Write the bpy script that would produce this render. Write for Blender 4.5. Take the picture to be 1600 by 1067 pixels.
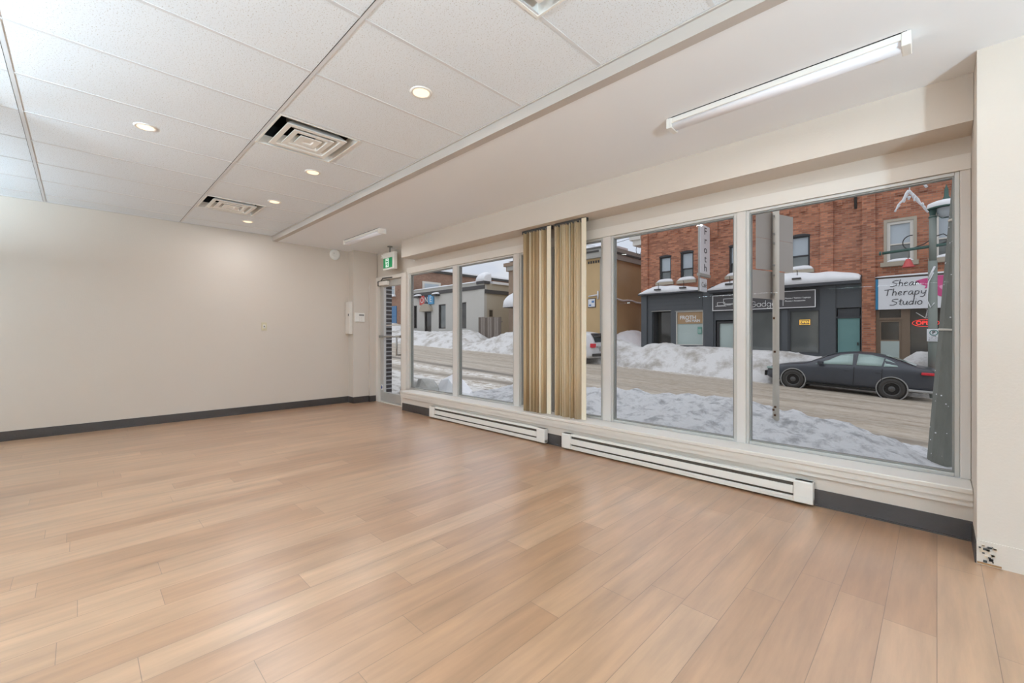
import bpy, bmesh, math, random
from mathutils import Vector, Matrix, noise
random.seed(7)
PI = math.pi
for o in list(bpy.data.objects): bpy.data.objects.remove(o)
sc = bpy.context.scene
COL = sc.collection

# ---------------------------------------------------------------- camera, light, exposure
cam = bpy.data.cameras.new('camera'); camo = bpy.data.objects.new('camera', cam); COL.objects.link(camo)
camo.location = (0, 0, 1.12)
camo.rotation_euler = (PI/2, 0, math.radians(44.742))
cam.sensor_width = 36; cam.lens = 36*670/1600; cam.shift_y = -9.5/1600; cam.clip_end = 300; cam.clip_start = .02
sc.camera = camo
sc.view_settings.view_transform = 'Standard'; sc.view_settings.look = 'None'
sc.view_settings.gamma = 1; sc.view_settings.use_curve_mapping = False
sc.view_settings.exposure = 0.08
sc.cycles.use_denoising = True
sc.cycles.max_bounces = 10; sc.cycles.diffuse_bounces = 6; sc.cycles.transparent_max_bounces = 16
sc.cycles.caustics_reflective = False; sc.cycles.caustics_refractive = False
sc.cycles.sample_clamp_indirect = 6

W = bpy.data.worlds.new('world'); sc.world = W; W.use_nodes = True
nt = W.node_tree; nt.nodes.clear()
def N(nt, t, **kw):
    n = nt.nodes.new(t)
    for k, v in kw.items():
        if k in n.inputs: n.inputs[k].default_value = v
        else: setattr(n, k, v)
    return n
tc = N(nt, 'ShaderNodeTexCoord'); mp = N(nt, 'ShaderNodeMapping'); mp.inputs['Scale'].default_value = (2.2, 2.2, 5)
nz = N(nt, 'ShaderNodeTexNoise', Scale=1.6, Detail=6, Roughness=.55)
cr = N(nt, 'ShaderNodeValToRGB')
cr.color_ramp.elements[0].position = .38; cr.color_ramp.elements[0].color = (.69, .75, .86, 1)
cr.color_ramp.elements[1].position = .62; cr.color_ramp.elements[1].color = (.90, .91, .93, 1)
bg = N(nt, 'ShaderNodeBackground', Strength=1.0); wo = N(nt, 'ShaderNodeOutputWorld')
nt.links.new(tc.outputs['Generated'], mp.inputs[0]); nt.links.new(mp.outputs[0], nz.inputs['Vector'])
nt.links.new(nz.outputs[0], cr.inputs[0]); sz = N(nt, 'ShaderNodeSeparateXYZ'); nt.links.new(tc.outputs['Generated'], sz.inputs[0])
gr_ = N(nt, 'ShaderNodeMapRange'); gr_.inputs[1].default_value = .0; gr_.inputs[2].default_value = .9; gr_.inputs[3].default_value = .70; gr_.inputs[4].default_value = 1.25   # overcast sky: brighter overhead
nt.links.new(sz.outputs['Z'], gr_.inputs[0]); sm = N(nt, 'ShaderNodeVectorMath', operation='SCALE'); nt.links.new(cr.outputs[0], sm.inputs[0]); nt.links.new(gr_.outputs[0], sm.inputs['Scale'])
nt.links.new(sm.outputs[0], bg.inputs[0]); nt.links.new(bg.outputs[0], wo.inputs[0])
SKY = 1.08; bg.inputs[1].default_value = SKY
DOWN_W, FILL_PEND_W, TUBE_W, FILL_TORCH_W = 6, 225, 5, 290   # lamp powers, with those of the added fill lamps behind the camera

# ---------------------------------------------------------------- materials
def srgb(r, g, b):
    f = lambda c: (c/255/12.92 if c/255 <= .04045 else ((c/255+.055)/1.055)**2.4)
    return (f(r), f(g), f(b), 1)
def mat(name, col, rough=.6, var=0., scale=8., bump=0., bscale=60., metal=0., spec=.5, emit=None, estr=0, stretch=None):
    m = bpy.data.materials.new(name); m.use_nodes = True; nt = m.node_tree
    b = nt.nodes['Principled BSDF']; b.inputs['Base Color'].default_value = col
    b.inputs['Roughness'].default_value = rough; b.inputs['Metallic'].default_value = metal
    b.inputs['Specular IOR Level'].default_value = spec
    tc = N(nt, 'ShaderNodeTexCoord'); vec = tc.outputs['Object']
    if stretch:
        mp = N(nt, 'ShaderNodeMapping'); mp.inputs['Scale'].default_value = stretch
        nt.links.new(vec, mp.inputs[0]); vec = mp.outputs[0]
    nz = N(nt, 'ShaderNodeTexNoise', Scale=scale, Detail=5); nt.links.new(vec, nz.inputs['Vector'])
    mx = N(nt, 'ShaderNodeMix'); mx.data_type = 'RGBA'
    mx.inputs[6].default_value = tuple(c*(1-var) for c in col[:3])+(1,)
    mx.inputs[7].default_value = tuple(min(1, c*(1+var)) for c in col[:3])+(1,)
    nt.links.new(nz.outputs[0], mx.inputs[0]); nt.links.new(mx.outputs[2], b.inputs['Base Color'])
    if bump:
        n2 = N(nt, 'ShaderNodeTexNoise', Scale=bscale, Detail=3); nt.links.new(vec, n2.inputs['Vector'])
        bp = N(nt, 'ShaderNodeBump', Strength=bump, Distance=.02); nt.links.new(n2.outputs[0], bp.inputs['Height'])
        nt.links.new(bp.outputs[0], b.inputs['Normal'])
    if emit:
        b.inputs['Emission Color'].default_value = emit; b.inputs['Emission Strength'].default_value = estr
    return m
def glassmat(name, tint=(1, 1, 1, 1)):
    m = bpy.data.materials.new(name); m.use_nodes = True; nt = m.node_tree; nt.nodes.clear()
    t = N(nt, 'ShaderNodeBsdfTransparent'); t.inputs[0].default_value = tint
    g = N(nt, 'ShaderNodeBsdfGlossy', Roughness=.01); f = N(nt, 'ShaderNodeFresnel', IOR=1.22)
    mx = N(nt, 'ShaderNodeMixShader'); o = N(nt, 'ShaderNodeOutputMaterial')
    ge = N(nt, 'ShaderNodeNewGeometry'); fm = N(nt, 'ShaderNodeMath', operation='SUBTRACT'); fm.inputs[0].default_value = 1; nt.links.new(ge.outputs['Backfacing'], fm.inputs[1])
    f2 = N(nt, 'ShaderNodeMath', operation='MULTIPLY'); nt.links.new(f.outputs[0], f2.inputs[0]); nt.links.new(fm.outputs[0], f2.inputs[1])
    nt.links.new(f2.outputs[0], mx.inputs[0]); nt.links.new(t.outputs[0], mx.inputs[1]); nt.links.new(g.outputs[0], mx.inputs[2])
    nt.links.new(mx.outputs[0], o.inputs[0]); return m
def brickmat(name, c1, c2, mortar, horiz='X', bw=.22, rh=.075, ms=.01, bump=.4, dirt=.3):
    m = bpy.data.materials.new(name); m.use_nodes = True; nt = m.node_tree; b = nt.nodes['Principled BSDF']
    b.inputs['Roughness'].default_value = .85
    tc = N(nt, 'ShaderNodeTexCoord'); sp = N(nt, 'ShaderNodeSeparateXYZ'); cb = N(nt, 'ShaderNodeCombineXYZ')
    nt.links.new(tc.outputs['Object'], sp.inputs[0]); nt.links.new(sp.outputs[horiz], cb.inputs[0]); nt.links.new(sp.outputs['Z'], cb.inputs[1])
    br = N(nt, 'ShaderNodeTexBrick'); br.inputs['Color1'].default_value = c1; br.inputs['Color2'].default_value = c2
    br.inputs['Mortar'].default_value = mortar; br.inputs['Scale'].default_value = 1
    br.inputs['Brick Width'].default_value = bw; br.inputs['Row Height'].default_value = rh; br.inputs['Mortar Size'].default_value = ms
    nt.links.new(cb.outputs[0], br.inputs['Vector'])
    nz = N(nt, 'ShaderNodeTexNoise', Scale=.9, Detail=8, Roughness=.7); nt.links.new(tc.outputs['Object'], nz.inputs['Vector'])
    rp = N(nt, 'ShaderNodeMapRange'); rp.inputs[1].default_value = .3; rp.inputs[2].default_value = .7
    rp.inputs[3].default_value = 1-dirt; rp.inputs[4].default_value = 1.0+dirt*.5
    nt.links.new(nz.outputs[0], rp.inputs[0])
    vm = N(nt, 'ShaderNodeVectorMath', operation='SCALE'); nt.links.new(br.outputs[0], vm.inputs[0]); nt.links.new(rp.outputs[0], vm.inputs['Scale'])
    nt.links.new(vm.outputs[0], b.inputs['Base Color'])
    bp = N(nt, 'ShaderNodeBump', Strength=bump, Distance=.01); bp.invert = True; nt.links.new(br.outputs['Fac'], bp.inputs['Height']); nt.links.new(bp.outputs[0], b.inputs['Normal'])
    return m

M = {}
M['wall'] = mat('wall_paint', srgb(209, 199, 188), .7, .015, 1.5, .05, 90)
M['trim'] = mat('trim_paint', srgb(222, 216, 208), .45, .03, 3)
M['beam'] = mat('beam_paint', srgb(188, 180, 173), .5, .04, 3)
M['soffit'] = mat('soffit_paint', srgb(238, 240, 243), .8, .01, 1)
M['white'] = mat('white_enamel', srgb(235, 232, 226), .35, .01, 4)
M['tee'] = mat('white_tee_metal', srgb(216, 217, 219), .4)
M['aluminium'] = mat('anodised_aluminium', srgb(196, 194, 190), .38, .03, 5, metal=.35)
M['alum_dark'] = mat('window_gasket_grey', srgb(140, 140, 136), .4, .03, 5, metal=.3)
M['alum_warm'] = mat('painted_mullion', srgb(214, 209, 204), .4, .02, 5)
M['base'] = mat('dark_vinyl_base', srgb(62, 55, 52), .45, .2, 6, .1, 40)
M['black'] = mat('black_void', srgb(26, 24, 22), .8)
M['dark'] = mat('dark_grey_metal', srgb(60, 58, 56), .5, .1)
M['glass'] = glassmat('window_glass')
M['steel'] = mat('brushed_steel', srgb(170, 168, 164), .3, .05, 5, metal=.8)

def floor_mat():
    m = bpy.data.materials.new('light_maple_planks'); m.use_nodes = True; nt = m.node_tree; b = nt.nodes['Principled BSDF']
    tc = N(nt, 'ShaderNodeTexCoord'); sp = N(nt, 'ShaderNodeSeparateXYZ'); cb = N(nt, 'ShaderNodeCombineXYZ')
    nt.links.new(tc.outputs['Object'], sp.inputs[0])
    # random lengthwise shift per plank row
    dv = N(nt, 'ShaderNodeMath', operation='DIVIDE'); dv.inputs[1].default_value = .152; nt.links.new(sp.outputs['X'], dv.inputs[0])
    fl = N(nt, 'ShaderNodeMath', operation='FLOOR'); nt.links.new(dv.outputs[0], fl.inputs[0])
    wn = N(nt, 'ShaderNodeTexWhiteNoise', noise_dimensions='1D'); nt.links.new(fl.outputs[0], wn.inputs['W'])
    sh = N(nt, 'ShaderNodeMath', operation='MULTIPLY_ADD'); sh.inputs[1].default_value = 1.22
    nt.links.new(wn.outputs[0], sh.inputs[0]); nt.links.new(sp.outputs['Y'], sh.inputs[2])
    nt.links.new(sh.outputs[0], cb.inputs[0]); nt.links.new(sp.outputs['X'], cb.inputs[1])
    br = N(nt, 'ShaderNodeTexBrick'); br.offset = 0; br.inputs['Scale'].default_value = 1
    br.inputs['Brick Width'].default_value = 1.22; br.inputs['Row Height'].default_value = .152; br.inputs['Mortar Size'].default_value = .0012
    br.inputs['Mortar Smooth'].default_value = .3; br.inputs['Bias'].default_value = 0
    br.inputs['Color1'].default_value = srgb(186, 147, 114); br.inputs['Color2'].default_value = srgb(165, 123, 90)
    br.inputs['Mortar'].default_value = srgb(122, 92, 70)
    nt.links.new(cb.outputs[0], br.inputs['Vector'])
    mp = N(nt, 'ShaderNodeMapping'); mp.inputs['Scale'].default_value = (8, .8, 1); nt.links.new(tc.outputs['Object'], mp.inputs[0])
    nz = N(nt, 'ShaderNodeTexNoise', Scale=2.0, Detail=6, Roughness=.6, Distortion=.15); nt.links.new(mp.outputs[0], nz.inputs['Vector'])
    r1 = N(nt, 'ShaderNodeMapRange'); r1.inputs[1].default_value = .3; r1.inputs[2].default_value = .72; r1.inputs[3].default_value = .74; r1.inputs[4].default_value = 1.18
    nt.links.new(nz.outputs[0], r1.inputs[0])
    n2 = N(nt, 'ShaderNodeTexNoise', Scale=.9, Detail=3); nt.links.new(tc.outputs['Object'], n2.inputs['Vector'])
    r2 = N(nt, 'ShaderNodeMapRange'); r2.inputs[1].default_value = 0; r2.inputs[2].default_value = 1; r2.inputs[3].default_value = .88; r2.inputs[4].default_value = 1.12
    nt.links.new(n2.outputs[0], r2.inputs[0])
    mu = N(nt, 'ShaderNodeMath', operation='MULTIPLY'); nt.links.new(r1.outputs[0], mu.inputs[0]); nt.links.new(r2.outputs[0], mu.inputs[1])
    vm = N(nt, 'ShaderNodeVectorMath', operation='SCALE'); nt.links.new(br.outputs[0], vm.inputs[0]); nt.links.new(mu.outputs[0], vm.inputs['Scale'])
    nt.links.new(vm.outputs[0], b.inputs['Base Color'])
    r3 = N(nt, 'ShaderNodeMapRange'); r3.inputs[1].default_value = 0; r3.inputs[2].default_value = 1; r3.inputs[3].default_value = .29; r3.inputs[4].default_value = .40
    n3 = N(nt, 'ShaderNodeTexNoise', Scale=1.1, Detail=3); nt.links.new(mp.outputs[0], n3.inputs['Vector']); nt.links.new(n3.outputs[0], r3.inputs[0])
    nt.links.new(r3.outputs[0], b.inputs['Roughness']); b.inputs['Specular IOR Level'].default_value = .9; b.inputs['Coat Weight'].default_value = .6; b.inputs['Coat Roughness'].default_value = .29; b.inputs['Coat IOR'].default_value = 1.6; b.inputs['IOR'].default_value = 1.6
    bp = N(nt, 'ShaderNodeBump', Strength=.25, Distance=.003); bp.invert = True; nt.links.new(br.outputs['Fac'], bp.inputs['Height']); nt.links.new(bp.outputs[0], b.inputs['Normal'])
    return m
M['floor'] = floor_mat()
def tile_mat():
    m = mat('fissured_ceiling_tile', srgb(232, 231, 226), .9, .01, 2); nt = m.node_tree; b = nt.nodes['Principled BSDF']
    tc = N(nt, 'ShaderNodeTexCoord'); nz = N(nt, 'ShaderNodeTexNoise', Scale=150, Detail=2, Roughness=.6); nt.links.new(tc.outputs['Object'], nz.inputs['Vector'])
    cr = N(nt, 'ShaderNodeValToRGB'); e = cr.color_ramp.elements
    e[0].position = .33; e[0].color = srgb(186, 182, 174); e[1].position = .40; e[1].color = srgb(230, 235, 240)
    nt.links.new(nz.outputs[0], cr.inputs[0]); nt.links.new(cr.outputs[0], b.inputs['Base Color'])
    return m
M['tile'] = tile_mat()

# ---------------------------------------------------------------- mesh building
class MB:
    def __init__(s): s.bm = bmesh.new(); s.mi = 0
    def face(s, pts, smooth=False):
        vs = [s.bm.verts.new(p) for p in pts]
        try: f = s.bm.faces.new(vs); f.material_index = s.mi; f.smooth = smooth; return f
        except ValueError: return None
    def box(s, x0, x1, y0, y1, z0, z1, bev=0):
        x0, x1 = sorted((x0, x1)); y0, y1 = sorted((y0, y1)); z0, z1 = sorted((z0, z1))
        v = [s.bm.verts.new(p) for p in ((x0,y0,z0),(x1,y0,z0),(x1,y1,z0),(x0,y1,z0),(x0,y0,z1),(x1,y0,z1),(x1,y1,z1),(x0,y1,z1))]
        fs = [s.bm.faces.new([v[i] for i in q]) for q in ((0,3,2,1),(4,5,6,7),(0,1,5,4),(1,2,6,5),(2,3,7,6),(3,0,4,7))]
        for f in fs: f.material_index = s.mi
        if bev:
            es = list({e for f in fs for e in f.edges})
            r = bmesh.ops.bevel(s.bm, geom=es, offset=bev, segments=2, profile=.5, affect='EDGES', clamp_overlap=True)
            for f in r['faces']: f.material_index = s.mi
        return s
    def grid(s, fn, nu, nv, smooth=True, close=False, mif=None):
        vs = [[s.bm.verts.new(fn(i, j)) for j in range(nv)] for i in range(nu)]
        for i in range(nu-1):
            for j in range(nv if close else nv-1):
                f = s.bm.faces.new((vs[i][j], vs[i+1][j], vs[i+1][(j+1) % nv], vs[i][(j+1) % nv])); f.smooth = smooth
                f.material_index = mif(i, j) if mif else s.mi
        return vs
    def tube(s, pts, r, n=8, smooth=True, cap=True):
        pts = [Vector(p) for p in pts]; rr = r if isinstance(r, (list, tuple)) else [r]*len(pts); rings = []; up = None
        for i, p in enumerate(pts):
            d = (pts[min(i+1, len(pts)-1)]-pts[max(i-1, 0)]).normalized()
            a = Vector((0, 0, 1)) if abs(d.z) < .95 else Vector((0, 1, 0))
            if up is not None: a = up
            x = d.cross(a)
            if x.length < 1e-4: x = d.cross(Vector((1, 0, 0)))
            x.normalize(); y = x.cross(d).normalized(); up = y
            rings.append([s.bm.verts.new(p+x*rr[i]*math.cos(2*PI*k/n)+y*rr[i]*math.sin(2*PI*k/n)) for k in range(n)])
        for a, b in zip(rings, rings[1:]):
            for k in range(n):
                f = s.bm.faces.new((a[k], a[(k+1) % n], b[(k+1) % n], b[k])); f.smooth = smooth; f.material_index = s.mi
        if cap:
            for q in (rings[0][::-1], rings[-1]):
                f = s.bm.faces.new(q); f.material_index = s.mi
        return s
    def prism(s, poly, mapf, d0, d1, smooth=False):
        """poly: 2D outline; mapf(u, v, d) -> 3D"""
        a = [s.bm.verts.new(mapf(u, v, d0)) for u, v in poly]; b = [s.bm.verts.new(mapf(u, v, d1)) for u, v in poly]; n = len(poly)
        for q in (a[::-1], b):
            f = s.bm.faces.new(q); f.material_index = s.mi
        for k in range(n):
            f = s.bm.faces.new((a[k], a[(k+1) % n], b[(k+1) % n], b[k])); f.material_index = s.mi; f.smooth = smooth
        return s
    def disc(s, c, axis, r, h, n=24, r2=None, smooth=True):
        c = Vector(c); ax = Vector(axis).normalized()
        return s.tube([c, c+ax*h], [r, r if r2 is None else r2], n, smooth)
    def lathe(s, c, axis, prof, n=24, smooth=True):
        """prof: [(radius, distance along the axis)], open profile"""
        c = Vector(c); ax = Vector(axis).normalized(); t = Vector((0, 0, 1)) if abs(ax.z) < .9 else Vector((1, 0, 0))
        u = ax.cross(t).normalized(); v = ax.cross(u)
        s.grid(lambda i, j: c+ax*prof[i][1]+(u*math.cos(2*PI*j/n)+v*math.sin(2*PI*j/n))*max(prof[i][0], 1e-4), len(prof), n, smooth, True)
        return s
    def holes(s, x0, x1, z0, z1, y0, y1, hs, axis='X'):
        """a wall slab with rectangular holes; axis X: runs along x, axis Y: runs along y (then y0,y1 are x)"""
        xs = sorted({x0, x1, *[c for h in hs for c in h[:2]]}); zs = sorted({z0, z1, *[c for h in hs for c in h[2:4]]})
        xs = [x for x in xs if x0 <= x <= x1]; zs = [z for z in zs if z0 <= z <= z1]
        for a, b in zip(xs, xs[1:]):
            run = None
            for c, d in zip(zs, zs[1:]):
                inh = any(h[0]-1e-6 <= a and b <= h[1]+1e-6 and h[2]-1e-6 <= c and d <= h[3]+1e-6 for h in hs)
                if inh:
                    if run: s._hb(a, b, y0, y1, *run, axis); run = None
                else: run = (run[0], d) if run else (c, d)
            if run: s._hb(a, b, y0, y1, *run, axis)
        return s
    def _hb(s, a, b, y0, y1, c, d, axis):
        if axis == 'X': s.box(a, b, y0, y1, c, d)
        else: s.box(y0, y1, a, b, c, d)
    def build(s, name, mats, parent=None, bev=None, mod=None, recalc=True):
        if recalc: bmesh.ops.recalc_face_normals(s.bm, faces=s.bm.faces)
        me = bpy.data.meshes.new(name); s.bm.to_mesh(me); s.bm.free()
        for m in (mats if isinstance(mats, (list, tuple)) else [mats]): me.materials.append(m)
        o = bpy.data.objects.new(name, me); COL.objects.link(o)
        if parent: o.parent = parent; o.matrix_parent_inverse = Matrix.Translation(-parent.matrix_basis.translation) if False else Matrix.Identity(4)
        if bev:
            b = o.modifiers.new('bevel', 'BEVEL'); b.width = bev; b.segments = 2; b.limit_method = 'ANGLE'
        return o
def tag(o, label=None, cat=None, group=None, kind=None):
    if label: o['label'] = label
    if cat: o['category'] = cat
    if group: o['group'] = group
    if kind: o['kind'] = kind
    return o
def empty(name, loc, rz=0):
    o = bpy.data.objects.new(name, None); COL.objects.link(o); o.location = loc; o.rotation_euler = (0, 0, rz); o.empty_display_size = .1; return o
class Thing:
    """an Empty at loc; parts are given in world axes relative to loc unless rel=True"""
    def __init__(s, name, loc, label, cat, group=None, rz=0, kind=None):
        s.o = tag(empty(name, loc, rz), label, cat, group, kind); s.loc = Vector(loc); s.rz = rz
    def part(s, mb, name, mats, label=None, parent=None, bev=None, world=True):
        o = mb.build(name, mats)
        if world:
            mi = Matrix.Rotation(-s.rz, 4, 'Z') @ Matrix.Translation(-s.loc)
            o.data.transform(mi)
        o.parent = parent or s.o
        if bev:
            b = o.modifiers.new('bevel', 'BEVEL'); b.width = bev; b.segments = 2; b.limit_method = 'ANGLE'
        if label: o['label'] = label
        return o
def text_mesh(txt, size, mp, name, m, thing=None, parent=None, ext=.004, align='CENTER', label=None, sx=1.0, bold=0.0):
    cu = bpy.data.curves.new('tmp', 'FONT'); cu.body = txt; cu.size = size; cu.extrude = ext; cu.align_x = align; cu.align_y = 'CENTER'; cu.offset = bold
    o = bpy.data.objects.new('tmp', cu); COL.objects.link(o); bpy.context.view_layer.update()
    dg = bpy.context.evaluated_depsgraph_get(); me = bpy.data.meshes.new_from_object(o.evaluated_get(dg)); bpy.data.objects.remove(o)
    me.name = name
    for v in me.vertices: v.co = Vector(mp(v.co.x*sx, v.co.y, v.co.z))
    if thing is not None: me.transform(Matrix.Rotation(-thing.rz, 4, 'Z') @ Matrix.Translation(-thing.loc))
    me.materials.clear(); me.materials.append(m)
    t = bpy.data.objects.new(name, me); COL.objects.link(t)
    if thing is not None or parent is not None: t.parent = parent or thing.o
    if label: t['label'] = label
    return t
def struct(mb, name, m): return tag(mb.build(name, m), kind='structure')

# ---------------------------------------------------------------- the room
XL, XR, YB, YW = -7.02, 4.2, -4.6, 3.42     # left wall, right end, back wall, knee wall face
ZT, ZS = 2.60, 2.525                        # tile ceiling, plaster soffit
GY = 3.63                                   # window glass
mb = MB(); mb.box(XL-.1, XR+.1, YB-.1, YW+.3, -.12, 0); struct(mb, 'floor', M['floor'])
mb = MB(); mb.box(XL-.15, XL, YB, 3.75, 0, 3.0); struct(mb, 'wall_left', M['wall'])
mb = MB(); mb.box(XL, XR, YB-.15, YB, 0, 3.0); struct(mb, 'wall_back', M['wall'])
mb = MB(); mb.box(XR, XR+.15, YB-.15, 3.75, 0, 3.0); struct(mb, 'wall_right', M['wall'])
mb = MB(); mb.box(-4.30, -4.185, YB, -.42, 0, 2.595); struct(mb, 'wall_partition', M['wall'])
# pilaster left of the door, pier right of the windows
mb = MB(); mb.box(XL, -6.835, 3.18, 3.60, 0, ZS); mb.box(-6.835, -6.80, 3.45, 3.56, 0, 2.1); struct(mb, 'wall_left_pilaster', M['wall'])
mb = MB(); mb.box(.14, XR, 3.115, 3.75, 0.05, ZS)
mb.box(.1385, XR, 3.108, 3.75, .0, .115)
struct(mb, 'wall_front_pier', M['wall'])
# front wall: knee wall, header over windows and the deep boxed beam
mb = MB()
mb.box(-5.70, .14, YW, 3.74, 0, .24)
mb.holes(XL-.1, .14, 2.10, 3.0, 3.61, 3.78, [])
mb.box(XL-.1, -6.86, 3.60, 3.78, 0, 2.1)
struct(mb, 'wall_front', M['wall'])
mb = MB(); mb.box(-5.64, .139, 3.36, 3.61, 2.27, ZS); struct(mb, 'trim_1', M['wall'])          # boxed beam above the windows
mb = MB(); mb.box(-5.72, .1385, 3.375, 3.60, .262, .292, .006); mb.box(-5.715, .1385, 3.385, 3.44, .225, .262); mb.box(-5.715, .1385, 3.40, 3.44, .19, .225)
struct(mb, 'trim_2', M['trim'])                                                                # stool and apron under the windows
mb = MB(); mb.box(-5.86, .1385, 3.585, 3.64, 2.075, 2.165); struct(mb, 'trim_3', M['trim'])    # head trim
# soffit (smooth) and edge beam
mb = MB(); mb.box(XL, XR, 2.07, 3.62, ZS, ZS+.2); struct(mb, 'ceiling_soffit', M['soffit'])
mb = MB(); mb.box(XL, XR, 2.02, 2.085, ZS-.004, ZT+.15); mb.box(XL, XR, 2.008, 2.03, ZT-.010, ZT-.002); struct(mb, 'trim_4', M['beam'])
# tile ceiling with openings for the diffusers
VENTS = [(-3.69, -3.11), (-6.025, -5.455), (-1.325, -.745)]
mb = MB(); hs = [(a, b, .94, 1.505) for a, b in VENTS]
xs = sorted({XL-.1, XR, *[c for h in hs for c in h[:2]]}); ys = sorted({YB, 2.03, .94, 1.505})
for a, b in zip(xs, xs[1:]):
    for c, d in zip(ys, ys[1:]):
        if any(h[0] <= a and b <= h[1] and h[2] <= c and d <= h[3] for h in hs): continue
        mb.box(a, b, c, d, ZT, ZT+.02)
mb.box(XL-.1, XR, YB, 2.03, ZT+.45, ZT+.47)
struct(mb, 'ceiling', M['tile'])
mb = MB(); w = .0095; t0 = ZT-.003
for y in (.93, -.27, -1.47, -2.67, -3.87): mb.box(XL, XR, y-w, y+w, t0, ZT)
for k in range(-10, 9):
    x = -1.905-.595*k
    if x < XL or x > XR: continue
    segs = [(YB, 2.0)]
    for a, b in segs: mb.box(x-w, x+w, a, .94 if any(abs(x-v) < .0 for v in (0,)) else b, t0+.0005, ZT)
for y in (YB+.012,): mb.box(XL, XR, y-w, y+w, t0, ZT)
mb.box(XL, XL+.022, YB, 2.0, t0-.001, ZT)
struct(mb, 'ceiling_grid_trim', M['tee'])
mb = MB()
for y in (.93, -.27): mb.box(XL, XR, y-w-.0022, y-w, t0-.0004, ZT)
mb.box(XL+.001, XL+.004, YB, 2.0, t0-.0012, t0+.0)
struct(mb, 'ceiling_shadow_line', M['dark'])  # dark strips painted as the shadow line beside tees and wall
# baseboards
mb = MB(); mb.box(XL, XL+.006, YB, 3.18, 0, .102); mb.box(XL+.006, XL+.014, YB, 3.172, 0, .012); struct(mb, 'baseboard_left', M['base'])
mb = MB(); mb.box(XL, -6.829, 3.174, 3.18, 0, .102); mb.box(-6.835, -6.829, 3.174, 3.45, 0, .102); mb.box(-6.80, -6.794, 3.444, 3.56, 0, .1); mb.box(-6.835, -6.794, 3.444, 3.45, 0, .1)
struct(mb, 'baseboard_left_pilaster', M['base'])
mb = MB(); mb.box(-5.70, .139, YW-.006, YW, 0, .108); mb.box(-5.70, .139, YW-.013, YW-.006, 0, .01); mb.box(.133, .139, 3.112, YW, 0, .1); mb.box(-5.706, -5.70, YW-.006, 3.6, 0, .108)
struct(mb, 'baseboard_front', M['base'])
mb = MB(); mb.box(-4.185, -4.178, YB, -.42, 0, .1); mb.box(-4.30, -4.178, -.42, -.413, 0, .1); struct(mb, 'baseboard_partition', M['base'])
# crumbled plaster at the foot of the pier
mb = MB(); random.seed(3)
for k in range(26):
    x = .145+random.random()*.05; z = .012+random.random()*.08; s = .003+random.random()*.006
    mb.mi = 1 if k % 2 else 0
    mb.box(x, x+s*1.6, 3.1035, 3.109, z, z+s*1.3)
mb.mi = 2; mb.box(.14, .22, 3.1045, 3.109, .004, .012)
struct(mb, 'trim_5', [M['dark'], mat('bare_plaster', srgb(214, 196, 172), .9), mat('raw_wood_strip', srgb(150, 112, 74), .8)])

# windows: (x0, x1) of each sash opening on the glass plane
def window(name, x0, x1, z0=.292, z1=2.075, fr=.022):
    t = Thing(name, ((x0+x1)/2, GY, z0), None, None, kind='structure')
    mb = MB(); y0, y1 = GY-.03, GY+.03
    mb.box(x0, x0+fr, y0, y1, z0, z1); mb.box(x1-fr, x1, y0, y1, z0, z1); mb.box(x0+fr, x1-fr, y0, y1, z0, z0+fr); mb.box(x0+fr, x1-fr, y0, y1, z1-fr, z1)
    t.part(mb, 'window_frame', M['aluminium'], bev=.003)
    mb = MB(); g = .009; a = fr
    for i, yy in ((0, (GY-.02, GY+.02)),):
        mb.box(x0+a, x0+a+g, *yy, z0+a, z1-a); mb.box(x1-a-g, x1-a, *yy, z0+a, z1-a); mb.box(x0+a+g, x1-a-g, *yy, z0+a, z0+a+g); mb.box(x0+a+g, x1-a-g, *yy, z1-a-g, z1-a)
    t.part(mb, 'glazing_bead', M['alum_dark'])
    mb = MB(); mb.box(x0+a+g, x1-a-g, GY-.003, GY+.003, z0+a+g, z1-a-g); t.part(mb, 'pane', M['glass'])
    return t
window('window_1', -5.80, -4.695); window('window_2', -4.60, -3.53); window('window_3', -3.44, -3.06)
window('window_4', -2.96, -2.315, ); window('window_5', -2.225, -1.105); window('window_6', -1.04, .095)
mb = MB()
for x0, x1 in ((-5.85, -5.80), (-4.695, -4.60), (-3.53, -3.44), (-3.06, -2.96), (-2.315, -2.225), (-1.105, -1.04), (.095, .139)):
    mb.box(x0, x1, GY-.038, GY+.035, .292, 2.075, .004)
struct(mb, 'trim_6', M['alum_warm'])                                                           # mullions

# the glazed door
D = Thing('door_1', (-6.35, GY, 0), None, None, kind='structure')
mb = MB(); mb.box(-6.86, -6.715, 3.56, 3.67, 0, 2.1); mb.box(-5.985, -5.85, 3.56, 3.67, 0, 2.1); mb.box(-6.715, -5.985, 3.56, 3.67, 2.04, 2.1); mb.box(-6.715, -5.985, 3.56, 3.70, -.01, .014)
D.part(mb, 'door_frame', M['trim'], bev=.004)
mb = MB(); y0, y1 = 3.60, 3.645; mb.box(-6.71, -6.60, y0, y1, .02, 2.035); mb.box(-6.06, -5.99, y0, y1, .02, 2.035); mb.box(-6.60, -6.06, y0, y1, .02, .17); mb.box(-6.60, -6.06, y0, y1, 1.93, 2.035)
D.part(mb, 'door_leaf', M['aluminium'], bev=.003)
mb = MB(); mb.box(-6.60, -6.06, 3.619, 3.625, .17, 1.93); D.part(mb, 'pane', M['glass'])
mb = MB(); mb.tube([(-6.64, 3.55, 1.10), (-6.03, 3.55, 1.10)], .014, 10); mb.box(-6.67, -6.62, 3.545, 3.60, 1.08, 1.12); mb.box(-6.035, -5.995, 3.545, 3.60, 1.08, 1.12)
D.part(mb, 'push_bar', M['steel'])
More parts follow.
